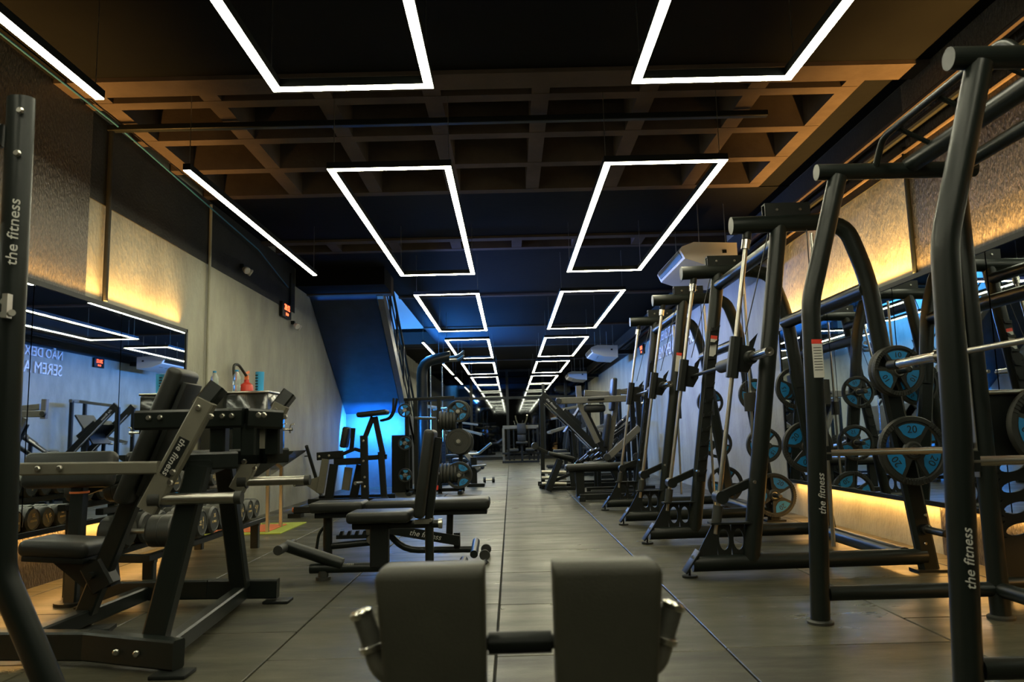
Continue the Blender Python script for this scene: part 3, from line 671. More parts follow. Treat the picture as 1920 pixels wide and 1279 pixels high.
# ---------------------------------------------------------------- wrapped water cooler
t = thing('water_cooler', 'water cooler wrapped in glossy black plastic with taps and sloping tray', 'water cooler', (-2.9, 8.2, 0))
MB().box((-2.89, 8.25, 1.14), (.70, .60, .62), None, .012).build('cooler_body', PLW, t)
MB().box((-2.89, 8.25, 1.465), (.72, .62, .025), None, .006).build('steel_lid', CHR, t)
MB().prism([(-3.2, .84), (-2.28, .84), (-2.30, .815), (-2.66, .58), (-3.2, .58)], ((0, 8.5, 0), (1, 0, 0), (0, 0, 1)), .5).build('drip_tray', PLW, t)
for y in (8.05, 8.35):
    q = MB(); q.lathe((-2.535, y, 1.07), (1, 0, 0), [(0, 0), (.035, 0), (.035, .02), (.012, .02), (.012, .10), (.018, .10), (.018, .14), (0, .14)], 14)
    q.cyl((-2.42, y, 1.07), (-2.42, y, 1.03), .010); q.tube([(-2.42, y, 1.08), (-2.42, y, 1.12), (-2.38, y, 1.13)], .007); q.build('tap', CHR, t)
for x in (-3.18, -2.55):
    for y in (8.02, 8.48): MB().bar((x, y, 0), (x, y, .84), .035, .035).build('leg', STL if x > -3 else BLKM, t)
def bottle(loc, h, r, lab, m, capm, name='water_bottle', cat='bottle'):
    b = thing(name, lab, cat, loc)
    MB().lathe(loc, (0, 0, 1), [(0, 0), (r, .0), (r, h*.25), (r*.93, h*.3), (r, h*.35), (r, h*.68), (r*.45, h*.88), (r*.4, h*.94)], 20).build('bottle_body', m, b)
    MB().lathe(loc, (0, 0, 1), [(r*.43, h*.92), (r*.45, h*.93), (r*.45, h), (0, h)], 14).build('cap', capm, b)
    return b
bottle((-2.90, 8.02, 1.479), .23, .042, 'clear plastic water bottle with blue cap on the cooler', PET, BLP)
bt = bottle((-3.12, 7.98, 1.479), .22, .042, 'clear water bottle on the back corner of the cooler by the mirror', PET, BLP)
t = thing('shaker_cup', 'blue shaker cup with dark markings on the cooler', 'cup', (-2.68, 8.1, 1.479))
MB().lathe((-2.68, 8.1, 1.479), (0, 0, 1), [(0, 0), (.040, 0), (.046, .19), (.046, .21), (0, .215)], 22).build('cup_body', BLP, t)
q = MB()
for i in range(6): q.box((-2.70, 8.063, 1.50+i*.03), (.028, .016, .012))
q.build('printed_marks', BLKM, t)
t = thing('fire_extinguisher', 'red fire extinguisher with black hose hanging on the grey wall', 'fire extinguisher', (-3.17, 9.1, 1.32))
MB().lathe((-3.17, 9.1, 1.19), (0, 0, 1), [(0, 0), (.07, .0), (.08, .02), (.08, .41), (.07, .44), (.03, .47), (.03, .50), (0, .50)], 22).build('cylinder', RED, t)
MB().tube([(-3.17, 9.08, 1.74), (-3.20, 8.90, 1.86), (-3.20, 8.74, 1.84), (-3.20, 8.76, 1.70), (-3.2, 8.9, 1.6)], .016, 10).build('hose', RUB, t)
q = MB(); q.bar((-3.17, 9.05, 1.76), (-3.17, 9.18, 1.79), .03, .015); q.box((-3.17, 9.1, 1.72), (.04, .04, .05)); q.build('valve_handle', ORG, t)
# ---------------------------------------------------------------- pipes and small wall fixtures
def pipe(pts, r, lab, m=BLKM, name='wall_pipe', cat='pipe'):
    return tag(MB().tube(pts, r, 10).build(name, m), lab, cat)
pipe([(XL+.035, 6.0, 2.10), (XL+.035, 6.0, 3.56)], .022, 'dark vertical pipe rising from the mirror on the left wall', BWL)
pipe([(XL+.03, 8.1, .9), (XL+.03, 8.1, 3.56)], .016, 'vertical conduit painted like the wall, left wall behind the cooler', WALL)
t = thing('ceiling_channel', 'black perforated steel channel running under the waffle ceiling', 'channel', (0, 6.0, 3.54))
MB().bar((XL, 6.0, 3.55), (2.2, 6.0, 3.55), .06, .05).build('channel', BLKM, t)
pipe([(XL+.1, 1, 3.56), (XL+.1, 5.9, 3.56), (XL+.09, 9.5, 3.4), (XL+.04, 11, 3.2)], .008, 'thin blue cable sagging along the left wall top', CBB, 'cable', 'cable')
pipe([(XR-.06, 2, 3.18), (XR-.06, 30, 3.18)], .03, 'lower dark pipe along the top of the right wall', BLKM)
pipe([(XR-.07, 2, 3.30), (XR-.07, 30, 3.30)], .035, 'middle pipe along the top of the right wall', BEAM)
pipe([(XR-.03, 2, 3.06), (XR-.03, 16, 3.06)], .018, 'thin lowest conduit along the right wall', BEAM)
pipe([(XR-.025, 5.66, 2.1), (XR-.025, 5.66, 3.1)], .018, 'vertical black conduit on the right wall above the mirror', BLKM)
pipe([(XL+.03, 11.15, 2.75), (XL+.03, 11.15, 3.45)], .014, 'short black conduit above the camera on the left wall', BLKM)
def clock(x, s, y, z, lab):
    t = thing('digital_clock', lab, 'clock', (x, y, z))
    MB().box((x+s*.03, y, z), (.05, .42, .22), None, .006).build('case', BLKM, t)
    text('20:12', 'digits', DIG, ((x+s*.058, y, z+.035), (0, s, 0), (0, 0, 1)), .12, t)
    text('25 10', 'digits', DIG, ((x+s*.058, y, z-.06), (0, s, 0), (0, 0, 1)), .055, t)
clock(XL, 1, 10.9, 2.84, 'black digital clock with red digits high on the left wall')
clock(XR, -1, 17.5, 2.86, 'black digital clock with red digits on the far right wall')
def camera_thing(x, s, y, z, lab):
    t = thing('wall_sensor', lab, 'sensor', (x, y, z))
    q = MB(); q.box((x+s*.03, y, z+.06), (.05, .06, .05)); q.tube([(x+s*.04, y, z+.04), (x+s*.10, y, z)], .012, 8); q.build('bracket', BLKM, t)
    for d in (-.06, .06): MB().lathe((x+s*.10, y+d, z), (s*.6, d*6, -.4), [(0, -.05), (.03, -.04), (.045, .02), (.04, .03), (0, .025)], 14).build('lamp_head', ACW, t)
camera_thing(XL, 1, 9.1, 3.03, 'white twin-headed emergency light on the upper left wall')
camera_thing(XL, 1, 11.3, 2.66, 'small white twin-headed sensor below the clock on the left wall')
# wall lettering
t = thing('wall_lettering', 'white raised Portuguese motto in two rows on the right wall', 'lettering', (XR, 14, 2.7))
text('NÃO DEIXE SEUS SONHOS', 'letter_row', LET, ((XR-.02, 16.1, 2.86), (0, -1, 0), (0, 0, 1)), .27, t, .012, 'LEFT')
text('SEREM APENAS SONHOS', 'letter_row', LET, ((XR-.02, 16.1, 2.54), (0, -1, 0), (0, 0, 1)), .34, t, .012, 'LEFT')
# air conditioners
def ac(y0, y1, x0, x1, z, lab):
    t = thing('air_conditioner', lab, 'air conditioner', ((x0+x1)/2, (y0+y1)/2, z))
    pts = [(x0, z+.03), (x0+.05, z-.07), (x0+.30, z-.16), (x1, z-.19), (x1, z+.10), (x0+.16, z+.12), (x0+.02, z+.07)]
    MB().prism(pts, ((0, y1, 0), (1, 0, 0), (0, 0, 1)), y1-y0).build('case', ACW, t)
    q = MB(); q.prism([(x0-.006, z+.035), (x0+.03, z-.045), (x0+.036, z-.042), (x0+.0, z+.04)], ((0, y1-.08, 0), (1, 0, 0), (0, 0, 1)), y1-y0-.16); q.build('air_outlet', BLKM, t)
    for k in range(3): MB().box((x0+.20+k*.02, y0+.3+k*.35, z-.135), (.012, .18, .006)).build('vent_slot', BLKM, t)
    q = MB(); q.box((x1-.15, y0-.003, z), (.05, .004, .04)); q.build('control_panel', BLKM, t)
    for y in (y0+.1, y1-.1):
        for x in (x0+.25, x1-.1): MB().cyl((x, y, z+.1), (x, y, 3.6), .006, seg=6).build('hanger_rod', STL, t)
    q = MB(); q.box(((x1+XR)/2, (y0+y1)/2, z), (XR-x1, .2, .1)); q.build('wall_bracket', BLKM, t)
ac(8.55, 9.95, 2.02, 2.68, 3.0, 'white ceiling air conditioner lit orange, nearer one on the right')
ac(18.4, 19.8, 2.02, 2.68, 2.98, 'white ceiling air conditioner lit blue, farther one on the right')
ac(26.0, 27.4, 2.02, 2.68, 2.98, 'small distant air conditioner near the back on the right')
# mats, bar, low block on floor
t = tag(MB().box((-2.86, 8.42, .006), (.95, 1.0, .012), None, .002, 1).build('exercise_mat', MATG), 'green foam floor mat with an orange mat on it, beside the cooler', 'mat')
t = tag(MB().box((-2.86, 8.36, .018), (.64, .62, .010), None, .002, 1).build('exercise_mat', MATO), 'orange foam mat lying on the green mat', 'mat')
t = thing('leaning_bar', 'long dark bar leaning on the left wall behind the leg machine', 'bar', (-3.1, 12.8, 0))
MB().tube([(-3.22, 12.0, .86), (-3.13, 12.6, .04)], .028, 12).build('bar', RUB, t)
MB().tube([(-3.28, 12.12, .70), (-3.22, 12.12, .70), (-3.19, 12.14, .73)], .01, 8).build('wall_hook', BLKM, t)
t = thing('low_beam', 'low black steel block on the floor by the left wall with an orange end', 'block', (-2.45, 9.6, 0))
MB().bar((-2.72, 9.6, .09), (-2.1, 9.65, .09), .09, .08).build('beam', BLKM, t)
MB().box((-2.70, 9.6, .025), (.16, .16, .05)).build('foot', BLKM, t); MB().cyl((-2.725, 9.6, .09), (-2.74, 9.6, .09), .03).build('end_cap', ORG, t)
# ---------------------------------------------------------------- foreground padded machine
t = thing('shoulder_pad_machine', 'two tall grey-black shoulder pads with side grips, centre foreground', 'gym machine', (0, 1.4, 0))
for s, xc in ((-1, -.145), (1, .162)):
    q = MB(); bm2 = q.bm
    # pad body: tapered, rounded top edge
    n = 9; secs = []
    for k in range(n):
        f = k/(n-1); z = .34+f*.352; wd = .158+.037*f
        yy = 1.405-.02*(1-f); th = .085
        secs.append((z, wd, yy, th))
    z, wd, yy, th = secs[-1]
    for a in (.25, .5, .7, .85, 1.0):
        secs.append((z+.024*math.sin(a*PI/2), wd-.024*(1-math.cos(a*PI/2)), yy+.0, th-.05*(1-math.cos(a*PI/2))))
    rings = []
    for z, wd, yy, th in secs:
        ring = []
        for k in range(32):
            a = 2*PI*k/32; ca, sa = math.cos(a), math.sin(a)
            ex = .22
            ring.append(bm2.verts.new(((-.052 if s < 0 else .068)+s*.0985-s*(.197-wd)*.5+math.copysign(abs(ca)**ex, ca)*wd/2, yy+math.copysign(abs(sa)**ex, sa)*th/2, z)))
        rings.append(ring)
    for r0, r1 in zip(rings, rings[1:]):
        for k in range(32): bm2.faces.new((r0[k], r0[(k+1) % 32], r1[(k+1) % 32], r1[k]))
    bm2.faces.new(rings[0][::-1]); bm2.faces.new(rings[-1])
    q.build('shoulder_pad', LEA2, t)
    hx = -.266 if s < 0 else .276
    g = MB().tube([(hx+s*.006, 1.40, .628), (hx-s*.012, 1.40, .577)], .0185, 18).build('grip', FOAM, t)
    MB().lathe((hx+s*.007, 1.40, .626), (s*.33, 0, 1), [(.019, 0), (.021, .002), (.021, .010), (.014, .014), (0, .014)], 20).build('grip_end_ring', CHR, g)
    MB().lathe((hx-s*.012, 1.40, .567), (s*.33, 0, 1), [(.018, 0), (.0225, .002), (.0225, .012), (.019, .014)], 20).build('grip_collar', CHR, g)
    MB().tube([(hx-s*.010, 1.40, .572), (hx-s*.022, 1.40, .535), (hx-s*.055, 1.41, .512), (xc, 1.44, .510)], .016, 14).build('grip_tube', GRY, t)
    MB().tube([(xc, 1.47, .66), (xc, 1.48, .40)], .02, 12).build('pad_support', BLK, t)
MB().tube([(-.15, 1.43, .568), (-.03, 1.43, .568)], .013, 18, rnd=False).build('cross_tube', BLK, t)
MB().tube([(-.05, 1.43, .568), (.065, 1.43, .568)], .020, 18, rnd=False).build('cross_sleeve', BLK, t)
MB().tube([(.06, 1.43, .568), (.17, 1.43, .568)], .013, 18, rnd=False).build('cross_tube', BLK, t)
MB().bar((-.15, 1.48, .42), (.17, 1.48, .42), .05, .05).build('cross_beam', BLKM, t)
MB().bar((.01, 1.48, .42), (.01, 1.25, 0.05), .06, .06, side=(1, 0, 0)).build('main_post', BLKM, t)
MB().bar((-.35, 1.2, .03), (.37, 1.2, .03), .06, .06).build('base_beam', BLKM, t)
# ---------------------------------------------------------------- benches
t = thing('adjustable_bench', 'black adjustable bench with upright backrest, nearer of the two benches', 'bench', (-.9, 5.3, 0), 'adjustable benches')
Y = 5.3
MB().tube([(-1.39, Y, .075), (-.35, Y, .075)], .033, 16).build('base_tube', BLK, t)
MB().tube([(-1.17, Y, .10), (-1.56, Y, .235)], .042, 16).build('front_strut', BLK, t)
MB().tube([(-1.56, Y-.17, .225), (-1.56, Y+.17, .225)], .032, 14).build('front_bar', RUB, t)
q = MB(); q.cyl((-1.30, Y, .06), (-1.30, Y, .015), .035); q.cyl((-1.30, Y, .02), (-1.30, Y, 0), .05, seg=20); q.build('foot', RUB, t); MB().cyl((-.40, Y, .06), (-.40, Y, 0), .045, seg=20).build('foot', RUB, t)
MB().bar((-.915, Y, .08), (-.915, Y, .36), .08, .125).build('column', BLKM, t)
MB().tube([(-.575, Y, .08), (-.575, Y, .36)], .03, 14).build('rear_column', BLK, t)
MB().tube([(-1.10, Y, .355), (-.49, Y, .355)], .028, 16).build('seat_tube', BLK, t)
MB().lathe((-.49, Y, .355), (1, 0, 0), [(.028, -.02), (.033, -.02), (.033, .005), (0, .005)], 18).build('tube_end', STL, t)
MB().pad((-.905, Y, .417), (.43, .30, .075), None, .028).build('seat', LEA, t)
rb = Matrix.Rotation(math.radians(8), 3, 'Y')
MB().pad((-.595, Y, .70), (.075, .28, .60), rb, .028).build('backrest', LEA, t)
MB().bar((-.58, Y, .36), (-.50, Y, .94), .07, .05).build('back_support', BLKM, t)
q = MB(); q.box((-.62, Y, .375), (.10, .10, .03)); q.cyl((-.56, Y-.08, .385), (-.56, Y+.08, .385), .012); q.build('pivot', STL, t)
MB().tube([(-.35, Y-.16, .08), (-.35, Y+.16, .08)], .03, 14).build('rear_bar', BLK, t)
MB().bar((-.30, Y-.10, .04), (-.18, Y-.16, .12), .03, .03).build('transport_handle', BLKM, t)
MB().box((-.512, Y-.037, .60), (.012, .003, .03), rb).build('red_tag', RED, t)
logo(((-1.15, Y-.026, .103), (1, 0, 0), (0, -.35, 1)), .03, t)
t = thing('adjustable_bench', 'black bench laid flat with a toothed ladder, behind the upright one', 'bench', (-.9, 6.05, 0), 'adjustable benches')
Y = 6.05
MB().pad((-1.36, Y, .425), (.42, .30, .08), None, .028).build('seat', LEA, t)
MB().pad((-.655, Y, .425), (.96, .30, .085), None, .03).build('backrest', LEA, t)
MB().bar((-1.53, Y, .365), (-.20, Y, .365), .20, .04).build('pad_frame', BLKM, t)
MB().tube([(-1.45, Y, .36), (-1.45, Y, .03)], .036, 16).build('front_post', BLK, t)
q = MB(); q.cyl((-1.45, Y, .03), (-1.45, Y, 0), .05, seg=20); q.build('foot', RUB, t)
MB().tube([(-1.42, Y, .12), (-1.0, Y, .15)], .026, 14).build('lower_tube', BLK, t)
q = MB(); q.bar((-1.38, Y, .19), (-1.08, Y, .19), .05, .03)
for k in range(5): q.prism([(-1.36+k*.06, .2), (-1.33+k*.06, .2), (-1.325+k*.06, .235), (-1.345+k*.06, .235)], ((0, Y+.02, 0), (1, 0, 0), (0, 0, 1)), .05)
q.build('toothed_ladder', BLKM, t)
q = MB(); q.cyl((-1.10, Y-.06, .17), (-1.10, Y+.06, .17), .035); q.cyl((-1.13, Y-.05, .27), (-1.13, Y+.05, .27), .02); q.bar((-1.12, Y, .15), (-1.14, Y, .36), .05, .05); q.build('ladder_slider', STL, t)
MB().bar((-.98, Y-.06, .25), (-.42, Y-.06, .145), .03, .075).build('link_beam', BLKM, t)
logo(((-.68, Y-.078, .195), (.98, 0, -.185), (.185, 0, .98)), .06, t)
MB().bar((-.50, Y, .16), (-.49, Y, .36), .05, .05).build('back_strut', BLKM, t)
MB().bar((-.44, Y, .06), (-.44, Y, .20), .05, .05).build('rear_post', BLKM, t)
MB().tube([(-1.05, Y, .30), (-.86, Y, .075), (-.28, Y, .07)], .026, 14, rad=.12).build('curved_tube', BLK, t)
MB().tube([(-.30, Y-.20, .06), (-.30, Y+.20, .10)], .03, 14).build('rear_bar', BLK, t)
for s in (-1, 1): MB().lathe((-.22, Y+s*.14, .045), (0, s, 0), [(0, 0), (.038, 0), (.042, .01), (.038, .022), (0, .022)], 20).build('wheel', RUB, t)
MB().tube([(-1.55, Y, .02), (-1.52, Y, .22), (-1.47, Y, .28)], .012, 10).build('front_handle', BLK, t)
# ---------------------------------------------------------------- leg / row machine by the stairs
t = thing('row_machine', 'black plate-loaded machine with tilted chest pad beside the blue stair wall', 'gym machine', (-2.4, 11.8, 0))
Y = 11.8
def S2(name, pts, wd, h, m=BLKM, yy=(0,), par=None):
    for dy in yy:
        q = MB()
        for a, b in zip(pts, pts[1:]): q.bar((a[0], Y+dy, a[1]), (b[0], Y+dy, b[1]), wd, h)
        q.build(name, m, par or t)
S2('base_rail', [(-3.05, .04), (-1.85, .04)], .07, .07, yy=(-.3, .35))
S2('upper_beam', [(-2.97, .70), (-2.58, .72)], .10, .12, yy=(-.1,)); S2('upper_beam', [(-2.6, .72), (-2.4, .80), (-2.25, .75)], .08, .05, yy=(-.1,))
S2('middle_beam', [(-2.70, .61), (-2.2, .62)], .08, .10, yy=(-.15,)); S2('middle_beam', [(-2.2, .66), (-1.9, .67)], .08, .07, yy=(-.15,))
S2('leg', [(-2.68, .58), (-2.76, .05)], .08, .12, yy=(-.25,)); S2('leg', [(-2.35, .55), (-2.46, .05)], .08, .12, yy=(.1,))
S2('main_post', [(-2.22, 1.0), (-2.20, 0)], .08, .11, yy=(-.3,)); S2('main_post', [(-1.98, .75), (-1.93, 0)], .08, .09, yy=(-.2,))
S2('seat_strut', [(-2.10, 1.28), (-2.23, .95)], .06, .07, yy=(-.2,)); S2('seat_strut', [(-2.07, 1.28), (-1.95, .70)], .06, .08, yy=(-.2,))
MB().pad((-2.10, Y-.2, 1.33), (.46, .32, .075), Matrix.Rotation(math.radians(-5), 3, 'Y'), .03).build('chest_pad', LEA, t)
for s in (0, .12): MB().tube([(-2.0, Y-.15+s, 1.22), (-1.86, Y-.15+s, 1.25), (-1.80, Y-.15+s, 1.35), (-1.79+s*.3, Y-.15+s, 1.56)], .018, 10).build('handle', BLK, t)
MB().pad((-2.56, Y, .98), (.10, .26, .32), Matrix.Rotation(math.radians(9), 3, 'Y'), .03).build('back_pad', LEA, t)
S2('pad_post', [(-2.47, .78), (-2.44, 1.12)], .06, .06)
S2('grey_arm', [(-2.80, .66), (-2.88, .16)], .05, .11, GRY, yy=(-.28,)); S2('grey_arm', [(-2.50, .52), (-2.55, .18)], .05, .12, GRY, yy=(-.05,))
MB().prism([(-2.86, .12), (-3.12, .30), (-3.12, .34), (-2.84, .42)], ((0, Y-.26, 0), (1, 0, 0), (0, 0, 1)), .02).build('arm_plate', GRY, t)
for x, z in ((-3.1, .30), (-2.2, .30)): MB().cyl((x, Y-.25, z), (x-.12, Y-.45, z), .028, seg=14).build('plate_horn', STL, t)
bolts([(x, Y-.345, z) for x, z in ((-2.22, .92), (-2.22, .62), (-2.2, .38), (-2.2, .24))]+[(-2.93, Y-.155, .70), (-2.78, Y-.155, .71)], (0, -1, 0), t, .018, .01)
t = tag(MB().box((-1.93, 13.5, .50), (.36, .05, 1.0)).build('guard_panel', BLKM), 'plain black guard panel between the row machine and the plate tree', 'panel')
# ---------------------------------------------------------------- plate tree
t = thing('plate_tree', 'black weight plate tree holding stacked plates, left of the aisle', 'rack', (-1.3, 12.9, 0))
Y = 12.9
for x in (-1.77, -1.62, -1.22, -.86): MB().bar((x, Y+.1, 0), (x, Y+.1, 1.6 if x < -1 else 1.45), .06, .07).build('upright', BLKM, t)
MB().bar((-1.82, Y+.1, 1.60), (-.95, Y+.1, 1.62), .06, .05).build('top_bar', BLKM, t)
MB().bar((-1.8, Y+.1, .06), (-.8, Y+.1, .06), .06, .06).build('base_bar', BLKM, t)
for x in (-1.7, -.86): MB().bar((x, Y-.3, .03), (x, Y+.4, .03), .07, .05, side=(1, 0, 0)).build('foot', BLKM, t)
for x, z in ((-.88, 1.37), (-.88, .87), (-.88, .31), (-1.78, 1.41), (-1.78, .86), (-1.78, .33)): MB().cyl((x, Y+.1, z), (x, Y-.2, z), .022, seg=12).build('plate_peg', STL, t)
for z in (1.22, .34): MB().cyl((-1.22, Y-.05, z), (-.92, Y-.05, z), .022, seg=12).build('plate_peg', STL, t)
MB().cyl((-1.62, Y, 1.28), (-1.25, Y-.1, 1.26), .025, seg=12).build('plate_peg', STL, t)
for pr, loc, lab, sp in ((P15, (-.88, Y-.14, 1.37), 'black and blue plate at the top right of the plate tree, number side out', .3), (P15, (-.85, Y-.05, 1.37), 'black plate just behind the top right one on the tree', .9),
        (PS, (-.88, Y-.15, .87), 'large solid black plate in the middle of the plate tree', 0), (PS, (-.84, Y-.06, .85), 'second solid black plate, behind the middle one on the tree', 0),
        (P20, (-.88, Y-.15, .31), 'large black and blue 20 kg plate at the bottom right of the plate tree', .5), (PSM, (-.83, Y-.05, .31), 'black plate behind the bottom right one on the tree', 0),
        (P5, (-1.78, Y-.12, 1.41), 'small black and blue plate at the top left of the plate tree', .2), (P5, (-1.78, Y-.12, .86), 'small black and blue plate at the middle left of the plate tree', .6), (P5, (-1.78, Y-.12, .33), 'small black and blue plate at the lower left of the plate tree', .1)):
    plate(pr, loc, lab, 'weight plates on the plate tree', 0, sp)
for j, z in enumerate((1.22, .34)):
    for k in range(5): plate(PSM, (-1.20+k*.058, Y-.05, z), 'black plate seen edge-on in the %s stack of the plate tree, %s from the left' % (['upper', 'lower'][j], ['first', 'second', 'third', 'fourth', 'fifth'][k]), 'edge-on plates on the plate tree', -PI/2)
# ---------------------------------------------------------------- cable machine behind
t = thing('cable_machine', 'tall grey-black cable machine with curved top arm and hanging handles, left of the aisle', 'gym machine', (-1.7, 15.5, 0))
q = MB(); P_ = [(-1.80, 15.5, 0), (-1.80, 15.5, 2.50), (-1.20, 15.5, 2.60)]; q.tube(P_, .11, 16, rad=.3, flat=.8); q.build('main_post', BLK, t)
MB().bar((-1.87, 15.5, .04), (-.8, 15.5, .04), .5, .06).build('base', BLKM, t)
for k in range(12): MB().box((-1.5, 15.5, .15+k*.062), (.34, .12, .055)).build('weight_block', BLKM, t)
for x in (-1.62, -1.38): MB().cyl((x, 15.5, .05), (x, 15.5, 2.4), .012, seg=8).build('guide_rod', CHR, t)
MB().bar((-1.75, 15.4, 1.70), (-.83, 15.4, 1.72), .05, .06).build('cross_arm', BLKM, t)
MB().pad((-1.0, 15.3, .48), (.35, .4, .08)).build('seat', LEA, t); MB().bar((-1.0, 15.3, .05), (-1.0, 15.3, .45), .08, .08).build('seat_post', BLKM, t)
for x in (-1.55, -1.15): MB().cyl((x, 15.3, 1.5), (x+.28, 15.2, 1.52), .02, seg=10).build('roller', CHR, t)
for k in range(4):
    MB().tube([(-1.20, 15.3-k*.05, 2.56-k*.03), (-1.02, 15.2, 2.58-k*.04), (-.90, 15.1-k*.04, 2.66-k*.05)], .02, 10).build('pulldown_handle', RUB if k % 2 else STL, t)
# ---------------------------------------------------------------- 45 degree leg press and neighbours (right of aisle)
t = thing('leg_press', 'black leg press with steep diagonal rails and tall front post, right of the aisle', 'gym machine', (1.1, 13.6, 0)); Y = 13.6
MB().bar((.55, 13.5, 0), (.56, 13.5, 1.62), .07, .07).build('front_post', BLKM, t); MB().bar((.58, 14.1, 0), (.58, 14.1, 1.6), .06, .06).build('front_post', BLKM, t)
S2('rail', [(.58, 1.66), (1.78, .42)], .06, .12, yy=(-.1, .5))
MB().cyl((.64, Y-.16, 1.50), (1.60, Y-.16, .50), .014, seg=8).build('slide_rod', CHR, t); MB().cyl((.64, Y+.42, 1.50), (1.60, Y+.42, .50), .014, seg=8).build('slide_rod', CHR, t)
S2('sled', [(.95, 1.36), (1.25, 1.10)], .62, .10, yy=(.2,)); S2('foot_platform', [(.98, .98), (1.32, 1.50)], .6, .03, yy=(.2,))
S2('base_rail', [(.48, .05), (2.0, .05)], .07, .08, yy=(-.15, .55)); S2('back_strut', [(1.78, .42), (1.95, .05)], .06, .08, yy=(-.1, .5)); S2('cross_brace', [(1.1, 1.05), (1.15, .06)], .05, .06, yy=(-.1, .5))
MB().pad((1.72, Y+.2, .62), (.09, .42, .62), Matrix.Rotation(math.radians(38), 3, 'Y'), .03).build('back_pad', LEA, t); MB().pad((1.48, Y+.2, .36), (.34, .42, .09), Matrix.Rotation(math.radians(12), 3, 'Y'), .03).build('seat', LEA, t)
for k in range(3): MB().cyl((.52, Y-.25, .10+k*.10), (.95, Y-.25, .08+k*.10), .03, seg=12).build('plate_horn', STL, t)
logo(((.74, Y-.135, 1.49), (.69, 0, -.72), (.72, 0, .69)), .06, t)
t = thing('lever_press', 'plate-loaded press with long grey lever arms and a blue-lit pad, right of the aisle', 'gym machine', (1.4, 12, 0)); Y = 12.0
S2('lever_arm', [(.72, 1.455), (1.88, 1.47)], .07, .10, GRY, yy=(-.3,)); S2('lever_arm', [(1.22, 1.60), (1.78, 1.56)], .07, .10, GRY, yy=(.35,)); S2('lever_arm', [(1.60, 1.62), (2.35, 1.52)], .06, .07, GRY, yy=(.1,))
S2('swing_link', [(1.08, 1.40), (1.34, .80)], .06, .08, GRY, yy=(-.25,)); S2('swing_link', [(1.16, 1.32), (1.46, .66)], .06, .10, BLKM, yy=(-.1,)); S2('swing_link', [(1.12, 1.72), (1.13, 1.40)], .08, .09, GRY, yy=(.3,))
MB().cyl((1.20, Y-.36, 1.47), (1.45, Y-.36, 1.48), .022, seg=10).build('grip', RUB, t); MB().lathe((.75, Y-.34, 1.455), (0, -1, 0), [(0, .03), (.04, .03), (.05, 0), (0, 0)], 16).build('pivot_cap', RUB, t)
MB().pad((1.31, Y-.25, 1.33), (.34, .13, .13), None, .05).build('roller_pad', LEA, t)
MB().pad((1.64, Y, 1.55), (.08, .3, .52), Matrix.Rotation(math.radians(6), 3, 'Y'), .03).build('head_pad', LEA, t); MB().pad((1.51, Y, .98), (.08, .32, .54), Matrix.Rotation(math.radians(8), 3, 'Y'), .03).build('back_pad', LEA, t)
S2('spine', [(1.72, 1.6), (1.50, .45)], .07, .08, GRY); S2('spine', [(1.50, .6), (1.75, .05)], .07, .08)
S2('diagonal_arm', [(1.46, .56), (1.98, 1.02)], .06, .10, GRY, yy=(-.35,)); S2('diagonal_arm', [(1.55, .62), (1.95, .90)], .06, .06, GRY, yy=(-.15,)); S2('post', [(1.98, 1.5), (2.0, .05)], .08, .08, yy=(-.3, .3))
S2('base_rail', [(1.2, .05), (2.3, .05)], .08, .08, yy=(-.35, .35)); MB().pad((1.34, Y, .46), (.34, .32, .08)).build('seat', LEA, t)
for x in (1.45, 1.9): MB().lathe((x, Y-.42, .58), (0, -1, 0), [(0, .02), (.05, .02), (.06, 0), (0, 0)], 16).build('pivot_cap', RUB, t)
t = thing('flat_bench', 'long flat black bench on the right of the aisle before the leg press', 'bench', (1.3, 11, 0)); Y = 11.0
MB().pad((1.28, Y, .475), (1.02, .30, .09), Matrix.Rotation(math.radians(-1), 3, 'Y'), .035).build('bench_pad', LEA, t)
S2('pad_frame', [(.82, .42), (1.75, .42)], .12, .04); S2('leg', [(.98, .42), (.98, .05)], .07, .12); S2('leg', [(1.6, .42), (1.6, .05)], .07, .10)
S2('base_rail', [(.95, .06), (1.8, .06)], .07, .08, yy=(-.2, .2)); MB().bar((.98, Y-.28, .03), (.98, Y+.28, .03), .09, .06, side=(1, 0, 0)).build('foot', BLKM, t)
t = thing('decline_bench', 'black decline bench with a blue-lit foot roller, beside the tall leg press post', 'bench', (.7, 12.85, 0)); Y = 12.85
S2('bench_frame', [(.42, .74), (.70, .60), (1.02, .49)], .12, .05); MB().pad((.84, Y, .585), (.46, .28, .06), Matrix.Rotation(math.radians(14), 3, 'Y'), .025).build('bench_pad', LEA, t)
MB().cyl((.40, Y-.2, .76), (.40, Y+.2, .76), .055, seg=16).build('foot_roller', LEA, t)
S2('leg', [(.82, .52), (.60, .02)], .07, .10, yy=(-.15, .15)); S2('leg', [(1.0, .45), (1.03, .02)], .06, .08); S2('base_rail', [(.62, .04), (1.06, .04)], .07, .06); S2('brace', [(.68, .16), (1.05, .30)], .05, .05)
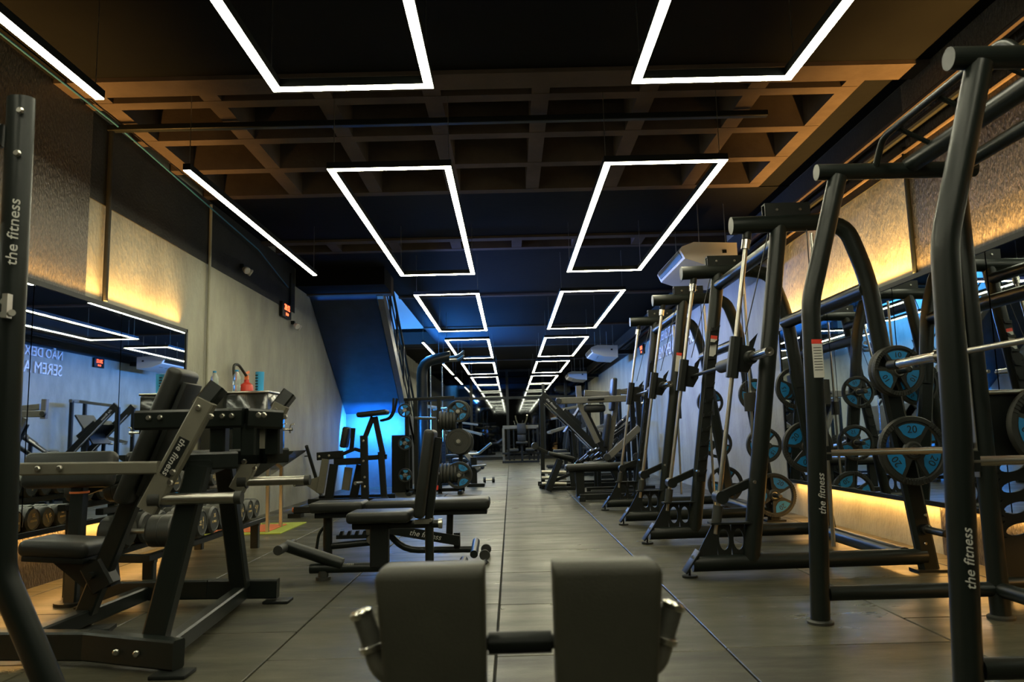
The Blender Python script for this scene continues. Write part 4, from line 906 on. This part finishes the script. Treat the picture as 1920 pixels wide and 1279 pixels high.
# fixed barbells in slanted racks
def bar_rack(x, y, z, n, dx, dz, dy, lab, glab, L):
    t = thing('barbell_rack', lab, 'rack', (x, y, 0))
    for s in (-.25, .25):
        MB().bar((x-.1, y+s, z-.12), (x+dx*n+.05, y+s, z+dz*n-.10), .05, .06).build('rack_arm', BLKM, t)
        MB().bar((x+dx*n*.5, y+s, 0), (x+dx*n*.5, y+s, z+dz*n*.5-.1), .05, .06).build('post', BLKM, t)
    MB().bar((x+dx*n*.5-.2, y-.25, .03), (x+dx*n*.5+.3, y-.25, .03), .06, .06).build('foot', BLKM, t)
    o = None
    for k in range(n):
        if o is None:
            o = thing('fixed_barbell', 'x', 'barbell', (0, 0, 0))
            u = Vector((.62, dy, .55)).normalized()
            MB().cyl(-u*L, u*L, .016, seg=10).build('bar', STL, o)
            for s in (-1, 1):
                MB().cyl(u*L*s*.55, u*L*s*.95, .031, seg=14).build('weight_head', RUB, o); MB().lathe(u*L*s*.95, u*s, [(.0, .03), (.022, .03), (.024, 0)], 14).build('end_cap', CHR, o)
            index_kids(o); c = o
        else: c = copy_tree(o)
        c.location = (x+dx*k, y+(k % 2)*.02, z+dz*k+.05)
        c['label'] = glab+', %s from the lower left' % ordn[k]; c['group'] = lab+' barbells'
bar_rack(1.72, 13.1, .92, 6, .088, .07, -.25, 'slanted black rack of fixed barbells by the lavender wall', 'fixed barbell with bright end in the upper slanted rack', .30)
bar_rack(1.22, 12.9, .50, 5, .09, .025, -.4, 'low black rack of fixed barbells in front of the leg press', 'short fixed barbell in the low rack before the leg press', .18)
# ---------------------------------------------------------------- distant machines
def station(x, y, face, lab, tall=2.0, arm=GRY):
    t = thing('gym_machine', lab, 'gym machine', (x, y, 0)); s = face
    for dy in (-.35, .35): MB().bar((x-.5, y+dy, .05), (x+.5, y+dy, .05), .08, .08).build('base_rail', BLKM, t)
    for dy in (-.25, .25): MB().bar((x+s*.45, y+dy, 0), (x+s*.45, y+dy, tall), .07, .07).build('upright', BLKM, t)
    MB().bar((x+s*.45, y-.3, tall), (x+s*.45, y+.3, tall), .07, .07, side=(1, 0, 0)).build('top_beam', arm, t)
    for k in range(10): MB().box((x+s*.45, y, .14+k*.065), (.12, .36, .058)).build('weight_block', BLKM, t)
    MB().bar((x+s*.45, y, tall), (x-s*.35, y, tall-.12), .06, .06).build('top_arm', arm, t)
    MB().bar((x+s*.1, y-.3, 1.15), (x-s*.45, y-.35, 1.0), .05, .07).build('lever_arm', arm, t); MB().bar((x+s*.1, y+.3, 1.15), (x-s*.45, y+.35, 1.0), .05, .07).build('lever_arm', arm, t)
    MB().pad((x+s*.12, y, .85), (.09, .30, .62), Matrix.Rotation(math.radians(8*s), 3, 'Y')).build('back_pad', LEA, t)
    MB().pad((x-s*.12, y, .48), (.38, .34, .08)).build('seat', LEA, t); MB().bar((x-s*.1, y, .05), (x-s*.1, y, .44), .08, .08).build('seat_post', BLKM, t)
    for dy in (-.36, .36): MB().cyl((x-s*.42, y+dy, .98), (x-s*.42, y+dy*.6, .98), .022, seg=10).build('handle', CHR, t)
station(2.35, 16.2, 1, 'weight-stack machine by the lettered wall, first beyond the leg press', 1.9)
station(1.35, 17.5, 1, 'weight-stack machine beside the aisle, beyond the leg press', 1.6)
station(2.3, 19.2, 1, 'weight-stack machine under the farther air conditioner', 2.0)
station(1.5, 21.5, 1, 'low weight-stack machine far down on the right of the aisle', 1.5)
station(2.4, 23.6, 1, 'tall weight-stack machine near the far right corner', 2.1)
station(-1.55, 19.0, -1, 'weight-stack machine beyond the cable machine, left of the aisle', 1.7)
station(-1.3, 22.2, -1, 'weight-stack machine with grey arms far left of the aisle', 1.4)
station(-2.5, 24.0, -1, 'tall weight-stack machine near the far left corner', 2.0)
t = thing('multi_press', 'light grey framed seated press facing the camera at the end of the aisle', 'gym machine', (.33, 26, 0))
q = MB(); q.bar((-.27, 26, 1.23), (.95, 26, 1.22), .08, .12); q.build('top_beam', GRY, t)
for x in (-.25, .92): MB().bar((x, 26, 1.2), (x, 26, .02), .08, .08).build('upright', GRY if x < 0 else BLKM, t)
for z in (.06, .35): MB().bar((-.3, 25.8, z), (.95, 25.8, z), .06, .07).build('lower_rail', BLKM, t)
for x in (-.05, .10, .62, .78): MB().bar((x, 26.1, .1), (x, 26.1, 1.15), .06, .05).build('weight_guide', BLKM, t)
MB().pad((.37, 25.8, 1.17), (.30, .10, .36)).build('back_pad', LEA, t); MB().pad((.37, 25.75, .86), (.30, .10, .22)).build('lumbar_pad', LEA, t); MB().pad((.37, 25.6, .70), (.40, .36, .08)).build('seat', LEA, t)
MB().bar((.37, 25.7, .05), (.37, 25.7, .68), .08, .08).build('seat_post', BLKM, t)
for s in (-1, 1): MB().tube([(.37+s*.1, 25.9, 1.3), (.37+s*.17, 25.8, 1.45), (.37+s*.2, 25.7, 1.62)], .022, 8).build('handle', CHR, t)
for s in (-1, 1): MB().cyl((.37+s*.12, 25.65, .45), (.37+s*.42, 25.65, .45), .07, seg=14).build('foot_roller', LEA, t)
t = thing('low_row', 'low machine with a bent grey bar, left of the aisle end', 'gym machine', (-.8, 17.5, 0))
MB().tube([(-1.1, 17.5, .55), (-.75, 17.5, .55), (-.45, 17.4, .78)], .03, 10).build('bent_bar', STL, t)
MB().bar((-1.1, 16.4, .04), (-1.1, 17.6, .04), .07, .07, side=(1, 0, 0)).build('base_rail', BLKM, t); MB().bar((-1.1, 17.5, .05), (-1.1, 17.5, .55), .07, .07).build('post', BLKM, t)
MB().pad((-1.1, 16.6, .42), (.3, .5, .08)).build('seat', LEA, t); MB().bar((-1.1, 16.6, .05), (-1.1, 16.6, .4), .06, .06).build('seat_post', BLKM, t)
t = thing('grey_lever_machine', 'short black stand with a slanted grey lever, right behind the plate tree', 'gym machine', (-.7, 14.6, 0))
MB().bar((-1.0, 14.75, .75), (-.62, 14.6, .30), .09, .14, side=(1, 0, 0)).build('grey_link', GRY, t)
MB().bar((-.72, 14.6, .05), (-.72, 14.6, .55), .09, .12).build('post', BLKM, t); MB().bar((-.85, 14.6, .03), (-.52, 14.6, .03), .3, .06).build('foot', BLKM, t)
MB().bar((-.98, 14.78, 0), (-.98, 14.78, .76), .07, .07).build('post', BLKM, t); MB().cyl((-.75, 14.5, .38), (-.48, 14.45, .40), .02, seg=10).build('plate_horn', STL, t)
d = thing('hand_dumbbell', 'small chrome dumbbell on the floor left of the aisle by the far machines', 'dumbbell', (-.45, 15.6, .06))
MB().cyl((-.60, 15.6, .06), (-.34, 15.6, .06), .014, seg=10).build('handle', STL, d)
for x in (-.56, -.38): MB().cyl((x-.02, 15.6, .06), (x+.03, 15.6, .06), .058, seg=16).build('head', RUB, d)
